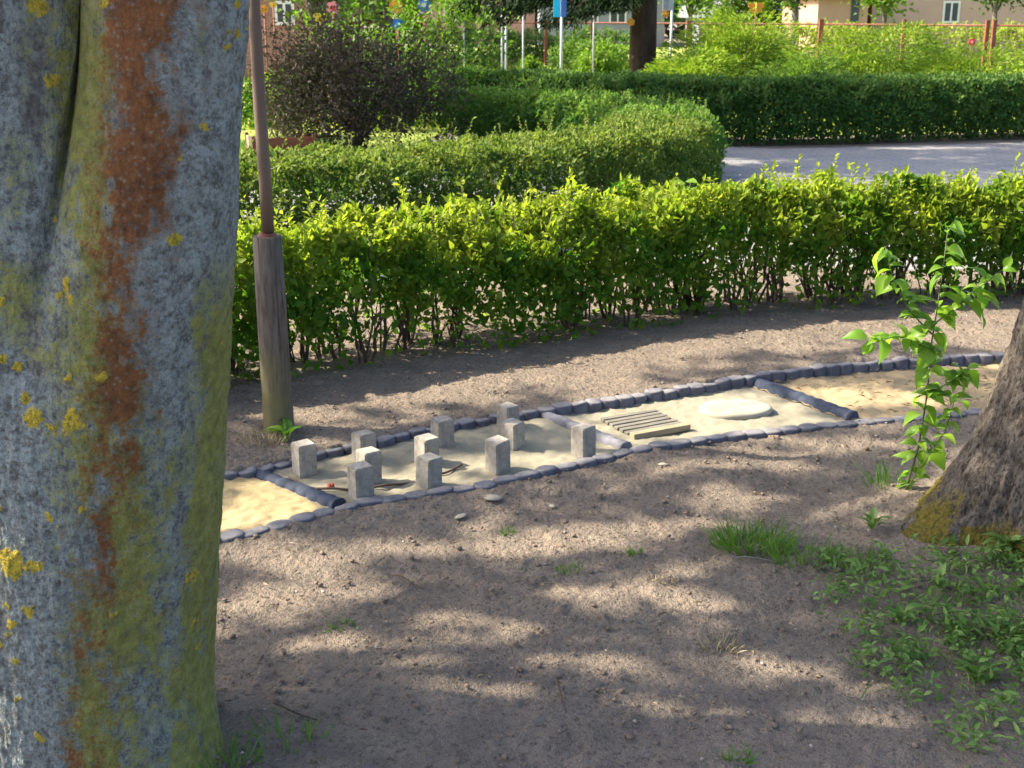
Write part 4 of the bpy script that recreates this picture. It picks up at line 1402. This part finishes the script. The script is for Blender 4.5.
def leafy_plant(name, label, cat, x, y, n, L_, W_, mat, h=.03, group=None):
    z = float(ground_z(x, y))
    root_n = thing(name, label, cat, (x, y, z), group)
    a = RNG.uniform(0, 2 * PI, n)
    p = np.stack([np.cos(a) * .008, np.sin(a) * .008, RNG.random(n) * h], 1)
    d = np.stack([np.cos(a), np.sin(a), RNG.uniform(.3, 1.3, n)], 1)
    Ls = L_ * RNG.uniform(.6, 1.1, n)
    link('foliage', leaf_mesh('foliage', p, d, np.tile([0, 0, 1.], (n, 1)) + RNG.normal(size=(n, 3)) * .2, Ls, Ls * W_, RNG.random(n) * .9, M[mat], T_BIG, True), root_n)
    return root_n


x, y = P(288, 446)
leafy_plant('plantain', 'broad leaved green weed growing at the foot of the wooden post', 'weed', x, y, 14, .085, .42, 'grass', .02)
# weedy patch at the right
n = 9500
cxw, cyw = P(965, 640)
a = RNG.normal(size=(n, 2)) * [.24, .32]
x = cxw + .06 + a[:, 0] + .14 * fbm(a[:, 1] * 3, a[:, 0] * 0, a[:, 0] * 0, 2); y = cyw + a[:, 1]
k = (x > .86 + .30 * (y < 2.75) * (2.75 - y) + .10 * fbm(y * 5, y * 0, y * 0, 2)) & (y > 2.25) & (y < 3.45)
k &= RNG.random(n) < .10 + .90 * sstep(-.08, .22, fbm(x * 8, y * 8, x * 0, 2))
x, y = x[k], y[k]; n = len(x)
h = RNG.random(n) * .055
o = link('weeds', leaf_mesh('weeds', np.stack([x, y, ground_z(x, y) + .004 + h], 1), RNG.normal(size=(n, 3)) * [1, 1, .5] + [0, -.1, .35], np.tile([0, 0, 1.2], (n, 1)) + RNG.normal(size=(n, 3)) * .5,
                            RNG.uniform(.010, .038, n), RNG.uniform(.006, .016, n), np.clip(RNG.normal(.45, .3, n), 0, 1), M['weed'], T_OVATE))
tag(o, 'low patch of mixed green weeds in front of the mossy trunk', 'weeds', kind='stuff')
n = 450
x = cxw + .02 + RNG.normal(size=n) * .24; y = cyw + RNG.normal(size=n) * .30
k = (x > .84) & (y < 3.4) & (y > 2.2)
x, y = x[k], y[k]; n = len(x)
o = link('grass', leaf_mesh('grass', np.stack([x, y, ground_z(x, y)], 1), RNG.normal(size=(n, 3)) * [.6, .6, 0] + [0, 0, 1], RNG.normal(size=(n, 3)) * [1, 1, .2], RNG.uniform(.02, .065, n), .0035, RNG.random(n) * .8, M['grass'], T_BLADE))
tag(o, 'thin grass blades mixed into the weedy patch', 'grass', kind='stuff')
for i, (u, v, n_, L_, lab) in enumerate(((1003, 575, 16, .075, 'large leaved weed against the right edge below the mossy trunk'), (900, 630, 12, .06, 'upright leafy weed at the left rim of the weedy patch'), (975, 690, 12, .06, 'leafy weed low in the weedy patch'),
                                         (872, 540, 10, .05, 'small leafy weed between the wispy grass and mossy trunk'), (940, 600, 12, .05, 'spreading leafy weed in the middle of the weedy patch'))):
    x, y = P(u, v)
    leafy_plant('leafy_weed', lab, 'weed', x, y, n_, L_, .45, 'weed', .04, 'leafy weeds by the mossy trunk')

# ------------------------------------------------------------------ sapling
sX0, sY0 = P(905, 500)
sap = thing('sapling', 'young sapling with large bright green leaves in front of the right trunk', 'sapling', (sX0, sY0, float(ground_z(sX0, sY0))))


def SL(u, v, dy=0.0):
    x, z = PY(u, v, sY0 + dy)
    return np.array([x - sX0, dy, z])


stems_px = [
    [(905, 500, 0), (918, 455, 0), (926, 405, .01), (931, 350, .02), (936, 320, .02), (942, 280, .03), (947, 238, .04)],
    [(931, 345, .02), (908, 322, .0), (892, 290, -.02), (884, 258, -.03)],
    [(933, 335, .02), (955, 318, .04), (985, 292, .06), (1003, 280, .08)],
    [(926, 405, .01), (950, 392, .0), (968, 378, -.01)],
    [(905, 500, 0), (925, 470, -.03), (945, 440, -.04), (955, 405, -.04)],
    [(930, 360, .02), (900, 348, -.01), (868, 350, -.03)],
]
g = Geo()
for k, st in enumerate(stems_px):
    pts = [SL(*q) for q in st]
    r0 = .0042 if k == 0 else .0026
    g.tube(pts, list(np.linspace(r0, .0012, len(pts))), 6)
# leaves: attachment px, tip px, width ratio
LV = [((947, 240), (972, 238)), ((945, 262), (975, 262)), ((943, 272), (965, 283)), ((943, 285), (922, 302)), ((943, 278), (968, 272)), ((940, 300), (962, 295)), ((940, 305), (965, 312)), ((936, 318), (958, 332)),
      ((884, 258), (868, 280)), ((884, 262), (893, 275)), ((888, 285), (872, 305)), ((892, 292), (910, 300)), ((900, 312), (925, 305)), ((905, 318), (935, 300)), ((893, 300), (874, 300)),
      ((985, 292), (972, 272)), ((990, 288), (1012, 295)), ((1000, 282), (1015, 278)), ((978, 298), (985, 318)), ((965, 310), (985, 325)), ((960, 315), (950, 300)), ((1003, 280), (1010, 265)), ((970, 318), (1000, 338)), ((975, 305), (1005, 312)),
      ((930, 340), (895, 350)), ((930, 345), (958, 365)), ((930, 340), (950, 352)), ((933, 335), (915, 320)), ((868, 350), (842, 340)), ((870, 350), (862, 368)), ((880, 349), (885, 368)), ((895, 348), (880, 358)), ((905, 349), (898, 330)), ((890, 349), (872, 345)),
      ((931, 355), (915, 382)), ((930, 360), (948, 358)), ((928, 378), (912, 398)), ((928, 382), (950, 380)), ((927, 395), (945, 410)), ((926, 405), (908, 410)), ((968, 378), (982, 372)), ((968, 380), (978, 395)), ((955, 388), (968, 402)), ((948, 392), (945, 375)), ((960, 384), (955, 370)),
      ((924, 415), (938, 432)), ((922, 425), (903, 425)), ((921, 432), (945, 428)), ((920, 440), (902, 440)), ((918, 448), (935, 455)), ((917, 455), (900, 448)), ((952, 412), (970, 408)), ((953, 408), (940, 400)), ((950, 420), (966, 425)), ((947, 432), (962, 442)), ((945, 440), (930, 428)),
      ((915, 462), (898, 470)), ((914, 465), (930, 475)), ((912, 470), (895, 460)), ((910, 480), (925, 485)), ((909, 485), (893, 485)), ((908, 488), (910, 500)), ((935, 455), (950, 460)), ((930, 462), (945, 472)), ((925, 470), (915, 480)), ((940, 448), (955, 450)), ((906, 492), (890, 498))]
LP_, LD_, LN_, LLn = [], [], [], []
r = np.random.default_rng(9)
for (q0, q1) in LV:
    dy = r.uniform(-.05, .06)
    p0 = SL(q0[0], q0[1], .01); p1 = SL(q1[0], q1[1], .01 + dy)
    dd = p1 - p0
    ln = np.linalg.norm(dd) * 1.0
    LP_.append(p0 + dd * .06); LD_.append(dd + [0, 0, -.2 * ln]); LLn.append(min(.095, max(.04, ln * .92)))
    LN_.append(np.array([r.normal(0, .35), -.45 + r.normal(0, .35), 1.0]))
    g.tube([p0, p0 + dd * .08], [.0011, .0009], 4)
extra = 165
for i in range(extra):
    st = stems_px[r.integers(0, len(stems_px))]
    j = r.integers(0, len(st) - 1); t = r.random()
    p0 = SL(*st[j]) * (1 - t) + SL(*st[j + 1]) * t
    d = np.array([r.normal(), r.normal(), r.normal(0, .35) - .1]); d /= np.linalg.norm(d)
    LP_.append(p0); LD_.append(d); LN_.append(np.array([r.normal(0, .3), -.3, 1.0])); LLn.append(r.uniform(.03, .06))
LLn = np.array(LLn)
link('foliage', leaf_mesh('foliage', np.array(LP_), np.array(LD_), np.array(LN_), LLn, LLn * .60, np.clip(r.normal(.45, .25, len(LLn)), 0, 1), M['sapling'], T_BIG, True), sap)
g.build('stem', M['green_stem'], sap, smooth=True)

# maple seedling poking out of the front hedge
mx, my = 1.0, 6.75
ms = thing('maple_seedling', 'large leaved bright green seedling poking out of the front hedge top', 'seedling', (mx, my, 0))
mz = PY(690, 195, my - .2)[1]
mX = PY(690, 195, my - .2)[0] - mx
g = Geo(); g.tube([(mX, 0, -.02), (mX, -.05, .4), (mX, -.2, mz + .06)], [.006, .005, .002], 6); g.build('stem', M['green_stem'], ms, smooth=True)
n = 12
a = RNG.uniform(0, 2 * PI, n)
p = np.stack([mX + RNG.normal(0, .03, n), -.2 + RNG.normal(0, .04, n), mz + RNG.uniform(-.12, .06, n)], 1)
link('foliage', leaf_mesh('foliage', p, np.stack([np.cos(a), np.sin(a) - .5, RNG.uniform(-.5, .3, n)], 1), np.tile([0, -.5, 1.], (n, 1)), RNG.uniform(.05, .085, n), .055, RNG.random(n), M['sapling'], T_OVATE), ms)

# ------------------------------------------------------------------ red-brown planter behind the brown pole
plx, _ = PY(283, 140, 13.2)
py_ = 13.2
pt = thing('wooden_planter', 'low red-brown wooden planter box between the brown pole and the purple shrub', 'planter', (plx, py_, 0), None, .35)
for k in range(3):
    b = Geo(); b.box(-.30, .30, -.02, .0, .02 + k * .105, .02 + k * .105 + .098, .004); b.build('board', M['planter'], pt)
    b = Geo(); b.box(-.32, -.30, .0, .42, .02 + k * .105, .02 + k * .105 + .098, .004); b.build('board', M['wood_new'], pt)
for (xa, ya) in ((-.325, -.045), (.30, -.045), (.30, .42), (-.325, .42)):
    b = Geo(); b.box(xa, xa + .035, ya, ya + .035, -.03, .355, .004); b.build('corner_post', M['planter'], pt)
b = Geo(); b.box(-.29, .29, .01, .40, .0, .26, .01); b.build('soil', M['dirt'], pt)

# ------------------------------------------------------------------ fence
FY = 27.5
fence = thing('metal_fence', 'rusty brown wire mesh fence with square posts beyond the junipers', 'fence', (0, FY, 0))
fpx = [(352, 31.5), (440, 31.2), (546, 30.8), (592, 30.4), (688, 29.2), (820, 27.6), (903, 26.6), (986, 25.4), (993, 25.3), (1080, 24.6)]
fpos = []
for i, (u, yv) in enumerate(fpx):
    x = PY(u, 40, yv)[0]
    fpos.append((x, yv))
    b = Geo(); w = .075 if i not in (4, 5) else .095
    b.box(-w / 2, w / 2, -w / 2, w / 2, -.1, 1.36 + (.04 if i > 4 else 0), .006)
    b.box(-w / 2 - .004, w / 2 + .004, -w / 2 - .004, w / 2 + .004, 1.361 + (.04 if i > 4 else 0), 1.375 + (.04 if i > 4 else 0), .003)
    b.build('fence_post', M['rust_metal'], fence, loc=(x, yv - FY, 0))
gm = Geo()
for i in range(len(fpos) - 1):
    (x0, y0), (x1, y1) = fpos[i], fpos[i + 1]
    if math.hypot(x1 - x0, y1 - y0) < .3:
        continue
    b = Geo(); b.tube([(x0, y0 - FY, 1.31), (x1, y1 - FY, 1.31)], [.022, .022], 6); b.build('rail', M['rust_metal'], fence)
    L_ = math.hypot(x1 - x0, y1 - y0)
    for t in np.arange(.1, L_, .11) / L_:
        gm.tube([(x0 + (x1 - x0) * t, y0 + (y1 - y0) * t - FY, .03), (x0 + (x1 - x0) * t, y0 + (y1 - y0) * t - FY, 1.3)], [.0022, .0022], 3, False)
    for z in np.arange(.05, 1.3, .14):
        gm.tube([(x0, y0 - FY, z), (x1, y1 - FY, z)], [.0022, .0022], 3, False)
gm.build('wire_mesh', M['wire'], fence)

# ------------------------------------------------------------------ thin poles and painted garden decorations
def garden_pole(label, u, vb, yv, ztop, r_, mat='white_metal', group='thin poles on the far lawn'):
    x = PY(u, vb, yv)[0]
    t = thing('garden_pole', label, 'pole', (x, yv, 0), group)
    g = Geo(); r_ *= .72
    g = Geo(); g.tube([(0, 0, -.1), (0, 0, ztop)], [r_, r_], 10); g.build('shaft', M[mat], t, smooth=True)
    g = Geo(); g.tube([(0, 0, ztop), (0, 0, ztop + .02), (0, 0, ztop + .035)], [r_ * 1.4, r_ * 1.4, r_ * .5], 10); g.build('cap', M[mat], t, smooth=True)
    return t


p1 = garden_pole('white pole carrying the cyan and blue panel', 561, 80, 20.4, 2.1, .03)
garden_pole('thin white pole left of the pair under the spruce branches', 464, 60, 26.5, 1.7, .022)
garden_pole('left one of the close pair of white poles under the spruce branches', 502, 62, 25.5, 1.9, .026)
garden_pole('right one of the close pair of white poles, slightly lower at its foot', 506, 70, 23.8, 1.9, .028)
garden_pole('slim pale pole between the white pair and the blue panel pole', 523, 70, 23.0, 1.9, .02)
garden_pole('slim grey pole between the blue panel pole and the spruce trunk', 593, 70, 23.6, 2.0, .022, 'grey_metal')
p7 = garden_pole('white pole just right of the spruce trunk under a grey and orange panel', 670, 70, 22.8, 2.0, .03)


def panel(name, label, u, v, yv, w, h, mats, shape='rect', group='painted decorations on the far poles', pole=True):
    x, z = PY(u, v, yv)
    t = thing(name, label, 'decoration', (x, yv, 0), group)
    th_ = .02
    if shape != 'rect':
        w *= .8
    if shape == 'rect':
        b = Geo(); b.box(-w / 2, w * .05, -th_, 0, z - h / 2, z + h / 2, .004); b.build('panel', M[mats[0]], t)
        b = Geo(); b.box(w * .05 + .002, w / 2, -th_, 0, z - h / 2, z + h / 2, .004); b.build('panel', M[mats[1]], t)
    elif shape == 'flower':
        for k in range(6):
            a = k * PI / 3 + .3
            b = Geo(); n = 14
            ring = [(w * .30 * math.cos(a) + math.cos(q) * w * .21, w * .30 * math.sin(a) + math.sin(q) * w * .21) for q in np.linspace(0, 2 * PI, n, endpoint=False)]
            v = [(p[0], -.012 - .002 * (k % 2), z + p[1]) for p in ring] + [(p[0], .0 - .002 * (k % 2), z + p[1]) for p in ring]
            b.add(v, [list(range(n)), list(range(n, 2 * n))[::-1]] + [[i, (i + 1) % n, n + (i + 1) % n, n + i] for i in range(n)])
            b.build('petal', M[mats[0]], t)
        b = Geo(); b.tube([(0, -.03, z), (0, .004, z)], [w * .17, w * .17], 14); b.build('centre', M[mats[1]], t)
    elif shape == 'butterfly':
        for sgn in (-1, 1):
            for (cx_, cz_, r1, r2) in ((.27, .14, .25, .2), (.22, -.16, .18, .15)):
                n = 14
                ring = [(sgn * (cx_ * w + math.cos(q) * r1 * w), cz_ * w + math.sin(q) * r2 * w) for q in np.linspace(0, 2 * PI, n, endpoint=False)]
                yo = -.004 if cz_ > 0 else 0
                b = Geo()
                v = [(p[0], -.012 + yo, z + p[1]) for p in ring] + [(p[0], yo, z + p[1]) for p in ring]
                b.add(v, [list(range(n)), list(range(n, 2 * n))[::-1]] + [[i, (i + 1) % n, n + (i + 1) % n, n + i] for i in range(n)])
                b.build('wing', M[mats[0]], t)
        b = Geo(); b.tube([(0, -.02, z - w * .3), (0, -.02, z), (0, -.02, z + w * .35)], [w * .04, w * .06, w * .03], 8); b.build('body', M[mats[1]], t)
    if pole:
        b = Geo(); b.tube([(0, .02, -.1), (0, .02, z)], [.012, .012], 8); b.build('stake', M['rust_metal'], t, smooth=True)
    return t


panel('painted_sign', 'cyan and blue panel on a white pole below the spruce branches', 560, 3, 20.35, .20, .42, ('paint_cyan', 'paint_blue'), pole=False)
panel('painted_sign', 'grey and white panel on the pole right of the spruce trunk', 668, 3, 22.75, .18, .26, ('grey_metal', 'white_metal'), pole=False)
panel('painted_flower', 'small orange flower on the pole right of the spruce trunk', 666, 14, 22.7, .16, .1, ('paint_orange', 'paint_yellow'), 'flower', pole=False)
panel('painted_butterfly', 'orange and yellow butterfly above the tall juniper', 756, 8, 24.0, .36, .2, ('paint_orange', 'paint_yellow'), 'butterfly')
panel('painted_flower', 'yellow-orange flower on the left side of the spruce trunk', 631, 22, 21.6, .16, .1, ('paint_orange', 'paint_yellow'), 'flower')
panel('painted_flower', 'orange flower high above the right half of the purple shrub', 396, 6, 18.8, .26, .1, ('paint_orange', 'paint_yellow'), 'flower')
panel('painted_flower', 'blue flower below the orange one above the purple shrub', 398, 24, 18.6, .22, .1, ('paint_blue', 'paint_cyan'), 'flower')
panel('painted_flower', 'blue and white flower right of the orange one above the purple shrub', 424, 5, 18.6, .24, .1, ('paint_blue', 'paint_white'), 'flower')
panel('painted_flower', 'pink flower in the middle above the purple shrub', 333, 8, 18.6, .24, .1, ('paint_pink', 'paint_red'), 'flower')
panel('painted_butterfly', 'yellow butterfly left of the pink flower above the purple shrub', 320, 18, 18.4, .24, .1, ('paint_yellow', 'paint_orange'), 'butterfly')
panel('painted_flower', 'orange flower against the brick wall right of the brown pole', 264, 9, 18.8, .15, .1, ('paint_orange', 'paint_yellow'), 'flower')
panel('painted_butterfly', 'yellow butterfly against the brick wall beside the orange flower', 273, 5, 18.6, .14, .1, ('paint_yellow', 'paint_orange'), 'butterfly')
panel('painted_flower', 'red pinwheel flower near the double fence post', 972, 42, 23.5, .17, .1, ('paint_red', 'paint_pink'), 'flower')


# ------------------------------------------------------------------ buildings
def house(label, yv, u0, u1, wall, h, depth, roof_mat, windows, doors=(), eave=.4, gable=True, rz=0.0):
    x0 = PY(u0, 10, yv)[0]; x1 = PY(u1, 10, yv)[0]
    t = thing('house', label, 'house', ((x0 + x1) / 2, yv, 0), 'houses beyond the fence')
    w = x1 - x0
    b = Geo(); b.box(-w / 2, w / 2, 0, depth, -.2, h); b.build('wall', M[wall], t)
    g = Geo()
    e = eave
    if gable:
        v = [(-w / 2 - e, -e, h + .01), (w / 2 + e, -e, h + .01), (w / 2 + e, depth + e, h + .01), (-w / 2 - e, depth + e, h + .01), (-w / 2 - e, depth / 2, h + depth * .35), (w / 2 + e, depth / 2, h + depth * .35)]
        g.add(v, [[0, 1, 5, 4], [2, 3, 4, 5], [0, 4, 3], [1, 2, 5], [3, 2, 1, 0]])
    else:
        g.box(-w / 2 - e, w / 2 + e, -e, depth + e, h + .01, h + .2)
    g.build('roof', M[roof_mat], t)
    for (u, va, vb, wpx) in windows:
        xw, zt = PY(u, va, yv); zb = PY(u, vb, yv)[1]
        ww = wpx / F_PX * yv * .96
        xc = xw - (x0 + x1) / 2
        f = Geo()
        f.box(xc - ww / 2 - .07, xc - ww / 2, -.03, -.002, zb - .07, zt + .07); f.box(xc + ww / 2, xc + ww / 2 + .07, -.03, -.002, zb - .07, zt + .07)
        f.box(xc - ww / 2, xc + ww / 2, -.03, -.002, zt, zt + .07); f.box(xc - ww / 2, xc + ww / 2, -.03, -.002, zb - .07, zb)
        f.box(xc - .03, xc + .03, -.032, -.004, zb, zt)
        fo = f.build('window', M['paint_trim'], t)
        p_ = Geo(); p_.box(xc - ww / 2, xc + ww / 2, -.014, -.003, zb, zt); p_.build('pane', M['window_dark'], fo)
    for (u, wpx, hh) in doors:
        xw = PY(u, 10, yv)[0] - (x0 + x1) / 2; ww = wpx / F_PX * yv * .96
        d = Geo(); d.box(xw - ww / 2, xw + ww / 2, -.04, -.002, 0, hh, .01); do = d.build('door', M['window_dark'], t)
        d = Geo(); d.box(xw - ww / 2 + .08, xw - ww / 2 + .12, -.08, -.042, 1.0, 1.12, .005); d.build('handle', M['grey_metal'], do)
    return t


house('long pink rendered house with a dark twin window beyond the fence at top right', 47.0, 872, 1100, 'wall_pink', 3.6, 9, 'roof_red', [(952, 3, 21, 13), (1040, 3, 21, 13)])
house('low peach annex with red roof left of the pink house', 46.0, 818, 868, 'wall_peach', 2.0, 6, 'roof_red', [], [(855, 8, 1.95)], .25)
house('pale blue-white building far behind the spruce trunk', 58.0, 540, 665, 'wall_white', 2.6, 8, 'roof_grey', [(560, 9, 22, 14), (590, 9, 22, 14), (618, 9, 22, 14)])
house('grey roofed shed between the spruce and the butterfly', 50.0, 700, 742, 'roof_grey', 1.3, 4, 'roof_grey', [], [], .3)
house('brick building at top left behind the brown pole', 30.0, 150, 322, 'brick', 3.4, 8, 'roof_red', [(284, 4, 22, 14), (225, 4, 22, 14)])
house('pale rendered building seen under the spruce branches', 64.0, 425, 535, 'wall_peach', 2.6, 8, 'roof_red', [(450, 6, 20, 10), (490, 6, 20, 10)])

# ------------------------------------------------------------------ small trees beyond the fence and far treeline
def far_tree(label, u, yv, h, rx_, rz_, mat, trunk_h, seed, tr=.10, bark='bark_plain'):
    x = PY(u, 10, yv)[0]
    t = thing('garden_tree', label, 'tree', (x, yv, 0), 'young trees beyond the fence')
    g = Geo(); g.tube([(0, 0, -.1), (.03, 0, trunk_h * .6), (0, .03, trunk_h + rz_)], [tr, tr * .8, tr * .3], 9); g.build('trunk', M[bark], t, smooth=True)
    crown(t, (0, 0, h), (rx_, rx_, rz_), 40, 60, .16, M[mat], [(0, .0, trunk_h)], M[bark], seed, .5, limb_r=.04, limbs=7)
    return t


far_tree('young bright green tree in front of the pink house', 885, 38, 2.5, .95, .95, 'bright', 1.5, 31)
far_tree('pale trunked leafy tree left of the peach annex', 795, 36, 2.7, 1.2, 1.1, 'bright', 1.5, 32, .16, 'wood_old')
far_tree('round green tree just right of the spruce trunk', 690, 40, 2.5, 1.0, 1.0, 'bright', 1.4, 33)
far_tree('lime bush-like tree under the butterfly', 735, 42, 2.0, 1.1, .9, 'juniper', 1.0, 34)
far_tree('dark leaved tree at the right end of the pink house', 995, 36, 2.7, 1.2, .9, 'crown', 1.5, 35)
far_tree('leafy tree beside the brick building', 318, 24, 2.6, .7, 1.3, 'bright', 1.0, 36)
far_tree('leafy tree above the purple shrub', 385, 27, 2.8, 1.3, 1.4, 'bright', 1.0, 37)
far_tree('light green tree far behind the pair of white poles', 470, 44, 2.3, 1.6, 1.2, 'bright', 1.0, 38)
n = 16000
x = RNG.uniform(-60, 70, n); y = 78 + RNG.normal(0, 2.5, n)
hh = 6 + 2.5 * fbm(x * .12, x * 0, x * 0, 3)
z = RNG.random(n) ** .8 * hh
o = link('treeline', leaf_mesh('treeline', np.stack([x, y, z], 1), RNG.normal(size=(n, 3)), RNG.normal(size=(n, 3)), RNG.uniform(.6, 1.4, n), .8, RNG.random(n), M['crown']))
tag(o, 'far-off line of green trees behind the houses', 'treeline', kind='stuff')

# ------------------------------------------------------------------ light
w = bpy.data.worlds.new('World')
scene.world = w
w.use_nodes = True
nt_ = w.node_tree
bg = nt_.nodes['Background']
sky = nt_.nodes.new('ShaderNodeTexSky')
sky.sky_type = 'NISHITA'
sky.sun_disc = False
EL = math.radians(42)
AZ = math.atan2(-1.0, .13)
sky.sun_elevation = EL
sky.sun_rotation = AZ
sky.air_density = 0.8
sky.dust_density = 3.0
nt_.links.new(sky.outputs[0], bg.inputs[0])
bg.inputs[1].default_value = 0.15
sd = bpy.data.lights.new('sun', 'SUN')
sd.energy = 5.0
sd.angle = math.radians(.5)
sd.color = (1.0, .885, .70)
so = bpy.data.objects.new('sun', sd)
COL.objects.link(so)
to_sun = Vector((math.sin(AZ) * math.cos(EL), math.cos(AZ) * math.cos(EL), math.sin(EL)))
so.rotation_euler = (-to_sun).to_track_quat('-Z', 'Y').to_euler()
so.location = to_sun * 60

vs = scene.view_settings
vs.view_transform = 'Standard'
vs.look = 'None'
vs.exposure = 1.78
vs.gamma = 1.0
vs.use_curve_mapping = False
scene.render.engine = 'CYCLES'
cy = scene.cycles
cy.use_denoising = True
try:
    cy.denoiser = 'OPENIMAGEDENOISE'
except Exception:
    pass
cy.max_bounces = 8
cy.diffuse_bounces = 4
cy.transmission_bounces = 5
cy.transparent_max_bounces = 8
cy.sample_clamp_indirect = 6.0
scene.render.use_persistent_data = False
